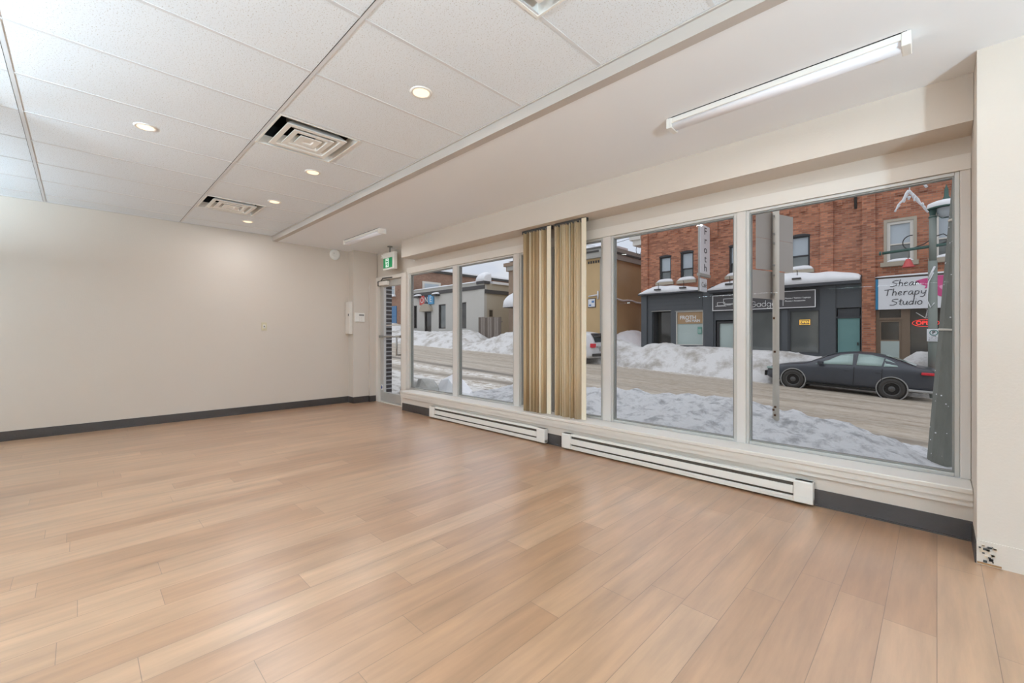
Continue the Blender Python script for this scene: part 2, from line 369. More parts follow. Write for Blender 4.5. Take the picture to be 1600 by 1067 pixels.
mb = MB(); mb.tube([(-6.10, 3.55, 1.10), (-6.10, 3.55, .80)], .013, 8); mb.box(-6.115, -6.02, 3.545, 3.60, .80, .825); D.part(mb, 'pull_handle', M['steel'])
mb = MB(); mb.box(-6.60, -6.06, 3.645, 3.655, 1.28, 1.30); D.part(mb, 'outer_rail', M['alum_warm'])
mb = MB(); mb.box(-6.66, -6.40, 3.535, 3.598, 1.95, 2.02, .008); D.part(mb, 'door_closer', M['white'])
mb = MB(); mb.tube([(-6.62, 3.56, 2.035), (-6.45, 3.50, 2.055), (-6.25, 3.56, 2.06)], .01, 6); mb.box(-6.72, -6.68, 3.55, 3.60, 1.95, 2.03); D.part(mb, 'closer_arm', M['dark'])
mb = MB(); mb.box(-6.69, -6.63, 3.597, 3.6, .20, .29); D.part(mb, 'sticker', M['white'])
mb = MB(); mb.prism([(0, .035), (.02, 0), (0, -.035), (-.02, 0)], lambda u, v, d: (-6.66+u, d, .245+v), 3.594, 3.597); D.part(mb, 'sticker_emblem', mat('navy_print', srgb(40, 60, 110), .5))

# ---------------------------------------------------------------- heaters
def heater(x0, x1, label):
    t = Thing('baseboard_heater', ((x0+x1)/2, YW, 0.015), label, 'heater', 'electric baseboard heaters')
    y0, y1 = 3.352, YW-.014; z0, z1 = .014, .158
    mb = MB()
    mb.box(x0, x1, y0+.008, y1, z0+.0, z0+.03); mb.box(x0, x1, y0+.014, y1, z1-.012, z1)            # bottom and top folds
    mb.box(x0+.11, x1-.11, y0, y0+.012, z0+.052, z1-.040)                                             # front face
    mb.box(x0, x1, y1-.006, y1, z0, z1)
    mb.box(x0+.11, x1-.11, y0+.004, y0+.014, z0+.018, z0+.036)
    mb.box(x0+.11, x1-.11, y0+.006, y0+.014, z1-.018, z1-.008)
    t.part(mb, 'casing', M['white'], bev=.002)
    for a, b in ((x0, x0+.11), (x1-.11, x1)):
        mb = MB(); mb.box(a, b, y0-.002, y1, z0, z1, .008); mb.box(a+.002, b-.002, y0-.0035, y0-.001, z0+.040, z0+.043); mb.box(a+.002, b-.002, y0-.0035, y0-.001, z1-.040, z1-.037)
        t.part(mb, 'end_cap', M['white'])
    mb = MB(); mb.box(x0+.11, x1-.11, y0+.02, y1-.007, z0+.031, z1-.013); t.part(mb, 'heating_element', mat('dark_fins', srgb(74, 62, 50), .6, .3, 200), label='dark finned element behind slots')
    return t
heater(-4.91, -2.855, 'white baseboard heater nearer the glass door, left of the blinds')
heater(-2.635, -.572, 'white baseboard heater under the two large right-hand windows')

# ---------------------------------------------------------------- vertical blinds
M['vane'] = mat('tan_blind_vinyl', srgb(186, 160, 122), .55, .12, 3, .15, 300, stretch=(30, 30, .4))
M['vane_dk'] = mat('brown_blind_vinyl', srgb(150, 122, 86), .55, .15, 3, .15, 300, stretch=(30, 30, .4))
M['vane_md'] = mat('pale_tan_blind_vinyl', srgb(212, 192, 160), .5, .08, 3, .15, 300, stretch=(30, 30, .4))
M['vane_lt'] = mat('cream_blind_edge', srgb(236, 226, 204), .45, .03, 4)
def blind(x0, x1, yc, label, n, lead):
    t = Thing('vertical_blind', ((x0+x1)/2, yc, .285), label, 'blind', 'stacked vertical blinds')
    mb = MB(); mb.box(x0-.01, x1+.06, yc-.02, yc+.03, 2.235, 2.27, .004); t.part(mb, 'head_rail', M['dark'])  # rail coloured dark to stand in for shadow under the boxed beam
    random.seed(int(-x0*100))
    for k in range(n):
        x = x0+.02+(x1-x0-.04)*k/(n-1); a = math.radians(80+random.uniform(-34, 34)); hw = .043; bow = .006+random.random()*.004
        z0 = .292+random.uniform(-.004, .01); mb = MB(); dx, dy = math.cos(a), math.sin(a); lean = random.uniform(-.006, .006)
        def fn(i, j):
            u = -1+2*i/6; zz = z0+(2.245-z0)*j/4
            return (x+dx*hw*u+dy*bow*(1-u*u)+lean*(1-j/4), yc+dy*hw*u*.62-dx*bow*(1-u*u), zz)
        mb.grid(fn, 7, 5); o = t.part(mb, 'vane', M['vane_lt'] if k in lead else random.choice([M['vane'], M['vane_dk'], M['vane_md'], M['vane']]))
        if k in lead: o['label'] = 'cream coloured vane'
        s = o.modifiers.new('thick', 'SOLIDIFY'); s.thickness = .0015
    mb = MB(); mb.box(x1+.012, x1+.066, yc-.022, yc-.018, .30, 2.262); o = t.part(mb, 'end_vane', M['vane_lt'], label='pale cream end vane facing the room')
    return t
blind(-3.255, -2.915, 3.47, 'tan vertical blind stack, left one of the pair by the window mullion', 14, (4, 11))
blind(-2.80, -2.475, 3.47, 'tan vertical blind stack, right one of the pair beside the narrow window', 15, (2, 8))

# ---------------------------------------------------------------- ceiling fixtures
M['lens'] = mat('frosted_lens', srgb(240, 240, 246), .3, emit=(1, .98, .96, 1), estr=.04)
def area(name, loc, power, shape, sx, sy, col, parent, rot=(0, 0, 0), spread=PI):
    l = bpy.data.lights.new(name, 'AREA'); l.energy = power; l.shape = shape; l.size = sx; l.color = col; l.spread = spread
    if shape in ('RECTANGLE', 'ELLIPSE'): l.size_y = sy
    o = bpy.data.objects.new(name, l); COL.objects.link(o); o.location = loc; o.rotation_euler = rot; o.parent = parent; return o
def strip(x0, x1, yc, z, label):
    t = Thing('strip_light', ((x0+x1)/2, yc, z), label, 'ceiling light', 'surface strip lights on the soffit')
    mb = MB(); mb.box(x0, x1, yc-.05, yc+.05, z-.034, z-.003); t.part(mb, 'housing', M['white'], bev=.003)
    mb = MB(); mb.box(x0+.01, x1-.01, yc-.052, yc+.052, z-.003, z); t.part(mb, 'gap', M['black'], label='dark gap above housing')
    mb = MB(); mb.prism([(-.04, 0), (-.038, -.018), (-.02, -.03), (.02, -.03), (.038, -.018), (.04, 0)], lambda u, v, d: (d, yc+u, z-.033+v), x0+.03, x1-.03, True)
    t.part(mb, 'lens', M['lens'])
    for a, b in ((x0-.004, x0+.03), (x1-.03, x1+.004)):
        mb = MB(); mb.box(a, b, yc-.053, yc+.053, z-.066, z-.002); t.part(mb, 'end_cap', M['white'], bev=.003)
    area('strip_lamp', (0, 0, -.075), TUBE_W, 'RECTANGLE', x1-x0-.1, .07, (.96, .98, 1), t.o)
    return t
strip(-1.245, -.088, 2.735, ZS, 'long white strip light on the soffit near the camera')
strip(-6.24, -5.17, 2.80, ZS, 'white strip light on the soffit by the left wall, over the door end')
M['bulb'] = mat('warm_diffuser', (1, .86, .68, 1), .5, emit=(1, .74, .48, 1), estr=1.05)
def downlight(x, y, label):
    t = Thing('downlight', (x, y, ZT), label, 'downlight', 'recessed downlights in the tile ceiling')
    r = .055
    mb = MB(); mb.lathe((x, y, ZT), (0, 0, -1), [(r+.012, 0), (r+.010, .005), (r, .007), (r-.006, .004), (r-.008, .0015)], 28); t.part(mb, 'trim_ring', M['white'])
    mb = MB(); mb.disc((x, y, ZT-.0045), (0, 0, 1), r-.006, .004, 28); t.part(mb, 'diffuser', M['bulb'], label='warm glowing diffuser')
    area('downlight_lamp', (0, 0, -.02), DOWN_W, 'DISK', .1, .1, (.92, .95, 1), t.o)
for x, y, s in ((-3.99, .33, 'warm recessed downlight on its own in the middle tile row, away from the windows'),
             (-2.23, 1.464, 'warm recessed downlight nearest the camera in the row beside the soffit'),
             (-4.02, 1.49, 'warm recessed downlight between the two square air diffusers, nearer the large one'),
             (-5.206, 1.52, 'small recessed downlight just before the far air diffuser'),
             (-6.36, 1.54, 'small recessed downlight closest to the left wall, past the far diffuser')):
    downlight(x, y, s)
# air diffusers
M['duct'] = mat('galvanised_duct', srgb(120, 118, 112), .5, .15, 6, metal=.4)
def vent(x0, x1, y0, y1, label):
    cx, cy = (x0+x1)/2, (y0+y1)/2; t = Thing('air_diffuser', (cx, cy, ZT), label, 'air vent', 'square ceiling air diffusers')
    hx, hy = (x1-x0)/2, (y1-y0)/2
    def ring(mb, ro, zo, ri, zi):
        for k in range(4):
            c = [(-1, -1), (1, -1), (1, 1), (-1, 1)]; a, b = c[k], c[(k+1) % 4]
            mb.face([(cx+a[0]*hx*ro, cy+a[1]*hy*ro, ZT+zo), (cx+b[0]*hx*ro, cy+b[1]*hy*ro, ZT+zo), (cx+b[0]*hx*ri, cy+b[1]*hy*ri, ZT+zi), (cx+a[0]*hx*ri, cy+a[1]*hy*ri, ZT+zi)])
    mb = MB(); ring(mb, .995, -.006, .95, -.006); ring(mb, .95, -.006, .91, .06); ring(mb, .995, 0.004, .995, -.006); t.part(mb, 'frame', M['white'])
    for ro in (.74, .50):
        mb = MB(); ring(mb, ro, -.008, ro, -.014); ring(mb, ro, -.014, ro-.12, -.014); ring(mb, ro-.12, -.014, ro-.24, .05); ring(mb, ro, -.008, ro-.22, .055); t.part(mb, 'louver', M['white'])
    mb = MB(); ring(mb, .27, -.008, .27, -.014); ring(mb, .27, -.014, .12, -.014); ring(mb, .12, -.014, .10, -.006)
    mb.face([(cx-hx*.10, cy-hy*.10, ZT-.006), (cx+hx*.10, cy-hy*.10, ZT-.006), (cx+hx*.10, cy+hy*.10, ZT-.006), (cx-hx*.10, cy+hy*.10, ZT-.006)])
    t.part(mb, 'centre_plate', M['white'])
    mb = MB(); ring(mb, .998, .0, .998, .30); mb.box(x0, x1, y0, y1, ZT+.29, ZT+.30); t.part(mb, 'plenum_box', M['black'])
    mb = MB(); mb.disc((cx, cy, ZT+.12), (0, 0, 1), hx*.5, .165, 24); t.part(mb, 'duct_collar', M['duct'])
for (a, b), s in zip(VENTS, ('large square white air diffuser between the two main ceiling rows', 'far square white air diffuser by the left wall', 'square white air diffuser cut by the top edge of the photo')):
    vent(a, b, .94, 1.505, s)

# ---------------------------------------------------------------- wall fittings
t = Thing('light_switch', (XL, 1.909, 1.19), 'small beige switch plate alone on the left wall', 'switch')
mb = MB(); mb.box(XL, XL+.006, 1.873, 1.945, 1.193, 1.310, .002); t.part(mb, 'plate', mat('beige_plastic', srgb(206, 196, 166), .4))
mb = MB(); mb.box(XL+.004, XL+.010, 1.893, 1.925, 1.225, 1.278, .001); t.part(mb, 'rocker', M['white'])
mb = MB(); mb.box(XL+.009, XL+.016, 1.903, 1.914, 1.245, 1.262); t.part(mb, 'toggle', M['dark'])
t = Thing('smoke_detector', (XL, 2.95, 2.443), 'round white smoke detector high on the left wall', 'smoke detector')
mb = MB(); mb.lathe((XL, 2.95, 2.443), (1, 0, 0), [(.085, 0), (.085, .014), (.078, .026), (.05, .038), (.045, .034), (.0, .036)], 28); t.part(mb, 'body', M['white'])
mb = MB(); mb.disc((XL+.03, 2.925, 2.46), (1, 0, 0), .005, .008, 8); t.part(mb, 'indicator', M['dark'])
t = Thing('electrical_panel', (-6.93, 3.18, 1.14), 'tall narrow pale panel box on the face of the corner pilaster', 'electrical panel')
mb = MB(); mb.box(-7.005, -6.848, 3.125, 3.174, 1.14, 1.675, .004); t.part(mb, 'box', M['trim'])
mb = MB(); mb.box(-7.0, -6.853, 3.119, 3.1245, 1.15, 1.665, .002); t.part(mb, 'door', M['trim'])
mb = MB(); mb.box(-6.885, -6.872, 3.112, 3.119, 1.44, 1.475); t.part(mb, 'latch', M['dark'])
t = Thing('thermostat', (-6.835, 3.285, 1.42), 'small square white keypad thermostat on the side of the corner pilaster', 'thermostat')
mb = MB(); mb.box(-6.835, -6.815, 3.20, 3.37, 1.345, 1.495, .006); t.part(mb, 'casing', M['white'])
mb = MB(); mb.box(-6.815, -6.811, 3.27, 3.355, 1.445, 1.47); t.part(mb, 'display', M['alum_dark'])
mb = MB()
for i in range(2):
    for j in range(3): mb.box(-6.816, -6.812, 3.27+i*.035, 3.29+i*.035, 1.365+j*.022, 1.378+j*.022)
t.part(mb, 'buttons', M['trim'])
# exit sign
G = mat('exit_green', srgb(18, 122, 74), .4, emit=srgb(18, 122, 74), estr=.45)
t = Thing('exit_sign', (-6.13, 3.47, 2.15), 'white hanging exit sign with a green running figure above the glass door', 'exit sign')
mb = MB(); mb.box(-6.30, -5.96, 3.42, 3.48, 2.155, 2.425, .008); t.part(mb, 'housing', M['white'])
mb = MB(); mb.box(-6.275, -6.01, 3.414, 3.42, 2.185, 2.34); t.part(mb, 'green_face', G)
mb = MB(); mb.box(-6.195, -6.105, 3.410, 3.414, 2.195, 2.33); wf = t.part(mb, 'white_doorway', mat('exit_white', srgb(225, 245, 232), .4, emit=srgb(225, 245, 232), estr=.4))
mb = MB(); f = lambda u, v, d: (-6.15+u, d, 2.262+v)
mb.disc((-6.142, 3.4095, 2.312), (0, -1, 0), .010, .003, 12)
for a, b in (((-.004, .036), (.006, -.004)), ((.002, .03), (.03, .012)), ((0, .03), (-.026, .02)), ((.006, -.004), (.028, -.022)), ((.028, -.022), (.02, -.052)), ((.004, -.004), (-.014, -.03)), ((-.014, -.03), (-.034, -.03))):
    mb.tube([f(*a, 3.408), f(*b, 3.408)], .0055, 6)
t.part(mb, 'running_figure', G)
mb = MB(); mb.tube([(-6.13, 3.45, 2.425), (-6.13, 3.45, ZS)], .012, 8); mb.disc((-6.13, 3.45, ZS-.012), (0, 0, 1), .04, .012, 16); t.part(mb, 'conduit', M['alum_dark'])
for dx, a in ((-.05, -.5), (.0, .0)):
    x = -6.34+dx*.6; mb = MB(); mb.box(-6.40, -6.30, 3.44, 3.455, 2.37, 2.385); mb.lathe((-6.345, 3.44, 2.385), (-.5+a, -1, -.5), [(.0, -.05), (.026, -.045), (.036, 0), (.038, .004), (.03, .006), (.0, .007)], 16)
    if dx: t.part(mb, 'lamp_head', M['white'])
mb = MB(); mb.box(-5.66, -5.62, 3.58, 3.61, 2.25, 2.32); tag(mb.build('sensor_box', M['trim']), 'tiny beige box on the wall at the end of the beam', 'sensor')

# ---------------------------------------------------------------- fill lamps, added unseen behind the camera to brighten the room
def fill_pendant(x, y, L, label, alongx=True):
    t = Thing('fill_pendant_light', (x, y, 1.95), label, 'fill lamp', 'added linear fill lamps')
    a, b = (L/2, .05) if alongx else (.05, L/2)
    mb = MB(); mb.box(x-a, x+a, y-b, y+b, 1.93, 1.97); t.part(mb, 'housing', M['white'], bev=.004)
    for s in (-.8, .8):
        mb = MB(); mb.tube([(x+(a*s if alongx else 0), y+(0 if alongx else b*s), 1.97), (x+(a*s if alongx else 0), y+(0 if alongx else b*s), ZT)], .003, 6); t.part(mb, 'cable', M['dark'])
    mb = MB(); mb.box(x-a*.97, x+a*.97, y-b*.8, y+b*.8, 1.922, 1.93); t.part(mb, 'diffuser', M['lens'])
    sx, sy = (L*.95, .08) if alongx else (.08, L*.95)
    area('fill_down', (0, 0, -.035), FILL_PEND_W*.12, 'RECTANGLE', sx, sy, (.64, .85, 1), t.o)
    area('fill_up', (0, 0, .03), FILL_PEND_W, 'RECTANGLE', sx, sy, (.64, .85, 1), t.o, (PI, 0, 0))
def fill_uplighter(x, y, label):
    t = Thing('fill_floor_lamp', (x, y, 0), label, 'floor lamp', 'added fill uplighters')
    mb = MB(); mb.lathe((x, y, 0), (0, 0, 1), [(.0, .0), (.15, 0), (.15, .015), (.02, .03), (.0, .03)], 24); t.part(mb, 'base', M['dark'])
    mb = MB(); mb.tube([(x, y, .02), (x, y, .86)], .012, 10); t.part(mb, 'pole', M['steel'])
    mb = MB(); mb.lathe((x, y, .86), (0, 0, 1), [(.02, 0), (.10, .02), (.17, .07), (.165, .07), (.09, .03), (.0, .025)], 24); t.part(mb, 'lamp_shade', M['white'])
    area('fill_uplight', (0, 0, .94), FILL_TORCH_W, 'DISK', .28, .28, (.64, .85, 1), t.o, (PI, 0, 0))
fill_uplighter(2.5, .1, 'added white bowl fill lamp on the floor, unseen to the right behind the camera')
for x, y, s in ((3.1, -3.0, 'added linear fill lamp towards the right end wall, behind the camera'),
                (-.6, -1.8, 'added linear fill lamp right behind the camera'), (-2.8, -1.8, 'added linear fill lamp beside the partition wall'), (-5.7, -2.2, 'added linear fill lamp near the left wall, past the partition')): fill_pendant(x, y, 1.5, s)

# ================================================================ outside: the street
def gz(x, y): return -.38-.049*x-.03*y
def lerp(tab, x):
    if x <= tab[0][0]: return tab[0][1]
    for (a, b), (c, d) in zip(tab, tab[1:]):
        if x <= c: return b+(d-b)*(x-a)/(c-a)
    return tab[-1][1]
def nz(x, y, z=0, s=1): return noise.noise(Vector((x*s, y*s, z)))
def fbm(x, y, s, z=0): return nz(x, y, z, s)+.5*nz(x, y, z+3, s*2.1)+.25*nz(x, y, z+7, s*4.3)

def snowmat(name, c0, c1, scale, p0=.35, p1=.6, bump=.5, bs=14, stretch=None):
    m = bpy.data.materials.new(name); m.use_nodes = True; nt = m.node_tree; b = nt.nodes['Principled BSDF']; b.inputs['Roughness'].default_value = .75
    b.inputs['Specular IOR Level'].default_value = .2
    tc = N(nt, 'ShaderNodeTexCoord'); vec = tc.outputs['Object']
    if stretch: mp = N(nt, 'ShaderNodeMapping'); mp.inputs['Scale'].default_value = stretch; nt.links.new(vec, mp.inputs[0]); vec = mp.outputs[0]
    nzn = N(nt, 'ShaderNodeTexNoise', Scale=scale, Detail=8, Roughness=.65); nt.links.new(vec, nzn.inputs['Vector'])
    cr = N(nt, 'ShaderNodeValToRGB'); e = cr.color_ramp.elements; e[0].position = p0; e[0].color = c0; e[1].position = p1; e[1].color = c1
    nt.links.new(nzn.outputs[0], cr.inputs[0]); nt.links.new(cr.outputs[0], b.inputs['Base Color'])
    n2 = N(nt, 'ShaderNodeTexNoise', Scale=bs, Detail=6, Roughness=.7); nt.links.new(tc.outputs['Object'], n2.inputs['Vector'])
    bp = N(nt, 'ShaderNodeBump', Strength=bump, Distance=.06); nt.links.new(n2.outputs[0], bp.inputs['Height']); nt.links.new(bp.outputs[0], b.inputs['Normal'])
    return m
M['snow'] = snowmat('plowed_snow', srgb(176, 170, 162), srgb(226, 225, 224), 1.5, .34, .54, .9, 9)
M['snow_clean'] = snowmat('fresh_snow', srgb(232, 234, 238), srgb(242, 243, 246), 2, .3, .6, .15, 6)
M['snow_near'] = snowmat('crusty_snow', srgb(176, 177, 180), srgb(230, 231, 233), 6, .34, .52, 1.0, 16)
M['snow_grey'] = snowmat('grey_snow', srgb(150, 150, 146), srgb(196, 196, 192), 2, .3, .6, .5, 8)  # mottled grey snow for the lumps by the windows
M['tramp'] = snowmat('trampled_snow', srgb(158, 150, 140), srgb(228, 226, 222), 3.2, .36, .5, .7, 12, (.7, 1.5, 1))

# road surface with tyre tracks kept as a colour attribute of the packed slush
def roadmat():
    m = bpy.data.materials.new('slushy_asphalt'); m.use_nodes = True; nt = m.node_tree; b = nt.nodes['Principled BSDF']; b.inputs['Roughness'].default_value = .6
    at = N(nt, 'ShaderNodeAttribute', attribute_name='tracks'); tc = N(nt, 'ShaderNodeTexCoord')
    mp = N(nt, 'ShaderNodeMapping'); mp.inputs['Scale'].default_value = (.12, 2.2, 1); nt.links.new(tc.outputs['Object'], mp.inputs[0])
    n1 = N(nt, 'ShaderNodeTexNoise', Scale=1.6, Detail=8, Roughness=.65); nt.links.new(mp.outputs[0], n1.inputs['Vector'])
    cr = N(nt, 'ShaderNodeValToRGB'); e = cr.color_ramp.elements; e[0].position = .32; e[0].color = srgb(146, 130, 110); e[1].position = .68; e[1].color = srgb(188, 178, 162)
    nt.links.new(n1.outputs[0], cr.inputs[0])
    n2 = N(nt, 'ShaderNodeTexNoise', Scale=5, Detail=6, Roughness=.7); nt.links.new(tc.outputs['Object'], n2.inputs['Vector'])
    sp = N(nt, 'ShaderNodeSeparateColor'); nt.links.new(at.outputs['Color'], sp.inputs[0])
    mx = N(nt, 'ShaderNodeMix'); mx.data_type = 'RGBA'; mx.inputs[7].default_value = srgb(86, 80, 72)
    nt.links.new(sp.outputs[0], mx.inputs[0]); nt.links.new(cr.outputs[0], mx.inputs[6])
    mr = N(nt, 'ShaderNodeMapRange'); mr.inputs[1].default_value = .42; mr.inputs[2].default_value = .58; nt.links.new(n2.outputs[0], mr.inputs[0])
    mu = N(nt, 'ShaderNodeMath', operation='MULTIPLY'); nt.links.new(mr.outputs[0], mu.inputs[0]); nt.links.new(sp.outputs[1], mu.inputs[1])
    m2 = N(nt, 'ShaderNodeMix'); m2.data_type = 'RGBA'; m2.inputs[7].default_value = srgb(236, 234, 230)
    nt.links.new(mu.outputs[0], m2.inputs[0]); nt.links.new(mx.outputs[2], m2.inputs[6]); nt.links.new(m2.outputs[2], b.inputs['Base Color'])
    bp = N(nt, 'ShaderNodeBump', Strength=.3, Distance=.03); nt.links.new(n2.outputs[0], bp.inputs['Height']); nt.links.new(bp.outputs[0], b.inputs['Normal'])
    return m
def yedge(x): return lerp([(-45, 16.6), (-27, 17.0), (-18, 18.4), (-10, 18.7), (-4.5, 18.6), (-3.5, 19.9), (1.5, 19.9), (3, 18.6)], x)
mb = MB(); mb.grid(lambda i, j: (-75+i*1.5, 3.76+j*1.5, gz(-75+i*1.5, 3.76+j*1.5)-.03), 64, 40); struct(mb, 'ground', M['snow'])
NX, NYR = 280, 134
me_pts = []
def rfn(i, j):
    x = -62+i*.26; y = 5.0+j*.115; return (x, y, gz(x, y)+.012*nz(x*.15, y*2.2))
mb = MB(); mb.grid(rfn, NX, NYR); road = mb.build('road', roadmat()); tag(road, kind='structure')
ca = road.data.color_attributes.new('tracks', 'FLOAT_COLOR', 'POINT')
def gauss(d, w): return math.exp(-(d/w)**2)
for v, c in zip(road.data.vertices, ca.data):
    x, y = v.co.x, v.co.y
    ya = lerp([(-30, 9.5), (-15, 9.75), (-10, 10.0), (-6, 9.8), (8, 9.7)], x); yb = lerp([(-30, 7.3), (-12, 7.6), (-8.7, 8.4), (-6, 8.2), (8, 8.2)], x)
    d = .95*gauss(y-ya, .34)+.70*gauss(y-yb, .3)+.30*gauss(y-ya-2.0, .4)+.22*gauss(y-13.8, .3)+.18*gauss(y-15.6, .3)
    d *= .75+.5*nz(x*.3, y*1.5, 5)
    s = max(0, min(1, (yb-y-.2)/.5))*.85+gauss(y-(ya+yb)/2, .5)*.8+max(0, 1-abs(y-yedge(x)+.1)/.7)*.8+.18
    s *= max(0, 1-1.5*d)
    c.color = (max(0, min(1, d)), max(0, min(1, s)), 0, 1)
# trampled sidewalk in front of the door
mb = MB(); mb.grid(lambda i, j: (-16+i*.12, 3.79+j*.1, gz(-16+i*.12, 3.79+j*.1)+.02+.05*fbm(-16+i*.12, 3.79+j*.1, 1.6)*max(0, 1-j/34)+.035*max(0, 1-j/34)), 96, 33)
struct(mb, 'sidewalk', M['tramp'])
mb = MB(); mb.box(-7.1, -5.3, 3.70, 4.0, -.2, -.005); struct(mb, 'door_step_ground', M['tramp'])
# brick return of our own building beside the door
mb = MB(); mb.box(-7.75, -7.13, 3.74, 4.05, -.3, 3.2); mb.box(-12, -7.1, 3.74, 3.8, -.3, 3.2); 
struct(mb, 'wall_outer_brick', brickmat('dark_glazed_brick', srgb(58, 54, 56), srgb(76, 72, 74), srgb(172, 172, 174), 'X', .3, .075, .012))
mb = MB(); mb.box(-12, 8, 3.70, 3.78, 3.0, 3.8); mb.box(.14, 8, 3.76, 3.9, -.8, 3.8); mb.box(-5.75, .14, 3.70, 3.76, -.8, .24); struct(mb, 'wall_outer_front', M['beam'])

# snow banks
def crest(tab, x): return lerp(tab, x)
NC = [(-7.6, 0), (-7.1, .12), (-6.5, .30), (-5.7, .36), (-5, .38), (-3.6, .46), (-2.6, .56), (-2.1, .56), (-1.6, .51), (-.76, .44), (-.1, .24), (.3, .16), (1.5, .2), (4, .3), (6, .3)]
def near(i, j):
    x = -7.05+i*.057; y = 3.93+j*.0585; h = crest(NC, x); yc = 7.1+.25*nz(x, 0, 9)
    t = (y-yc)
    p = math.exp(-(t/1.05)**2) if t > 0 else max(math.exp(-(t/1.9)**2), .30)
    edge = max(0, min(1, (9.6-y)/.5))
    z = gz(x, y)+h*p*(1+.22*fbm(x, y, 1.2))+(.055*fbm(x, y, 3.2, 2)+.025*nz(x, y, 4, 9))*min(1, h*3)*edge
    return (x, y, z+(.035 if edge > 0 else -.05)*edge-.06*(1-edge))
mb = MB(); mb.grid(near, 225, 97); tag(mb.build('snow_bank', M['snow_near']), 'long crusty snow bank right outside the large windows on the near kerb', 'snow bank', kind='stuff')
FC = [(-62, 1.1), (-36.6, 1.16), (-35.4, 1.56), (-33.7, 1.15), (-32.4, .92), (-27.3, 1.13), (-24.56, 1.34), (-23.8, 1.08), (-23, .67), (-22.4, .65), (-21.8, .91), (-21.1, 1.08), (-20.2, 1.42), (-16.4, 1.46), (-12.8, 1.41), (-12.3, 1.37), (-11.45, 1.15), (-10.7, 1.03), (-10.37, 1.21), (-9.2, 1.32), (-8.9, 1.24), (-7.1, 1.3), (-5.7, 1.25), (-4.3, 1.27), (-3.2, 1.23), (-2.87, 1.08), (-1.0, 1.16), (-.78, 1.36), (-.45, 1.6), (-.2, 1.6), (0, 1.66), (.24, 1.53), (.65, 1.47), (5, 1.4)]
def far(x0, sx):
    def fn(i, j):
        x = x0+i*sx; v = j/27; ye = yedge(x)+.15*nz(x*.8, 3); y = ye+(21.75-ye)*v
        h = crest(FC, x)-.06; yc = (20.4-ye)/(21.75-ye)
        p = math.sin(min(1, v/yc)*PI/2)**1.1 if v < yc else 1-.35*((v-yc)/(1-yc))**1.5
        bumps = .16*fbm(x, y, .9, 1)+.10*abs(nz(x, y, 8, 2.6))+.06*nz(x, y, 6, 5.5)
        return (x, y, gz(x, y)+.0+h*p+bumps*min(1, p*1.6)*(1-.6*(abs(v-yc) < .12))-(.08 if j == 0 else 0))
    return fn
mb = MB(); mb.grid(far(-62, .13), 523, 28); tag(mb.build('snow_bank', M['snow']), 'high plowed snow bank along the far side of the street', 'snow bank', kind='stuff')
# pile in the alley beside the yellow building
mb = MB(); mb.grid(lambda i, j: (-14.2+i*.13, 22.3+j*.15, gz(-14.2+i*.13, 22.3)+(1.75-.25*i/20)*math.sin(PI*min(1, (j+1)/14)*.5)*(.8+.25*math.sin(PI*(i+3)/14))+.12*fbm(i*.13, j*.15, 1.2)), 20, 20)
tag(mb.build('snow_pile', M['snow_clean']), 'rounded snow pile filling the alley beside the yellow side wall', 'snow pile')
# lumps by the door window
def lump(name, label, c, r, seed, m, cut=.0):
    mb = MB(); bmesh.ops.create_icosphere(mb.bm, subdivisions=2, radius=1)
    for v in mb.bm.verts:
        n = v.co.normalized(); k = 1+.28*noise.noise(n*1.3+Vector((seed, 0, 0)))+.10*noise.noise(n*3.5+Vector((0, seed, 0)))
        q = noise.cell(n*1.6+Vector((seed, seed, 0)))*.10
        v.co = Vector((n.x*r[0], n.y*r[1], n.z*r[2]))*(k+q)
        v.co.z = max(v.co.z, -.1)
    o = mb.build(name, m); o.location = (c[0], c[1], gz(*c[:2])+.01); tag(o, label, 'snow lump', 'snow lumps by the first window')
lump('snow_lump', 'grey angular snow lump outside the first window, biggest in its corner', (-7.2, 4.85), (.40, .3, .50), 2.3, M['snow_grey'])
lump('snow_lump', 'smaller dark grey snow lump left of the biggest one by the door', (-7.75, 4.85), (.28, .25, .32), 5.1, M['snow_grey'])
lump('snow_lump', 'smooth white snow slab leaning right of the grey lump', (-6.72, 5.15), (.55, .35, .50), 8.7, M['snow_clean'])
lump('snow_lump', 'low grey snow ridge at the foot of the second window', (-6.0, 4.55), (.55, .25, .26), 11.7, M['snow_grey'])

# ---------------------------------------------------------------- building materials
M['brick'] = brickmat('orange_red_brick', srgb(204, 136, 104), srgb(146, 88, 66), srgb(160, 130, 110), 'X', .23, .08, .009, .4, .28)
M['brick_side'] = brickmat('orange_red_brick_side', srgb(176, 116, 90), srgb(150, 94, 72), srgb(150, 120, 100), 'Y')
M['pale_brick'] = brickmat('weathered_brick', srgb(164, 124, 104), srgb(146, 104, 84), srgb(168, 146, 128), 'X', .23, .08, .01, .3, .3)
M['pale_brick_side'] = brickmat('weathered_brick_side', srgb(160, 122, 102), srgb(142, 104, 86), srgb(160, 140, 124), 'Y', .23, .08, .01, .3, .3)
M['char'] = mat('charcoal_paint', srgb(82, 86, 90), .6, .12, 4, .2, 30)
M['char2'] = mat('charcoal_paint_dark', srgb(66, 68, 72), .6, .12, 4)
M['winframe_dk'] = mat('black_window_frame', srgb(50, 48, 50), .5)
M['winframe_lt'] = mat('white_window_frame', srgb(214, 210, 202), .5, .03)
M['pale_glass'] = mat('pale_sky_glass', srgb(176, 186, 194), .35, .12, 1.5, spec=.8, metal=.15)  # pale base colour stands in for sky reflected in the glass
M['shop'] = mat('shop_interior_dim', srgb(124, 128, 126), .08, .5, 1.1, spec=.8, metal=.45)
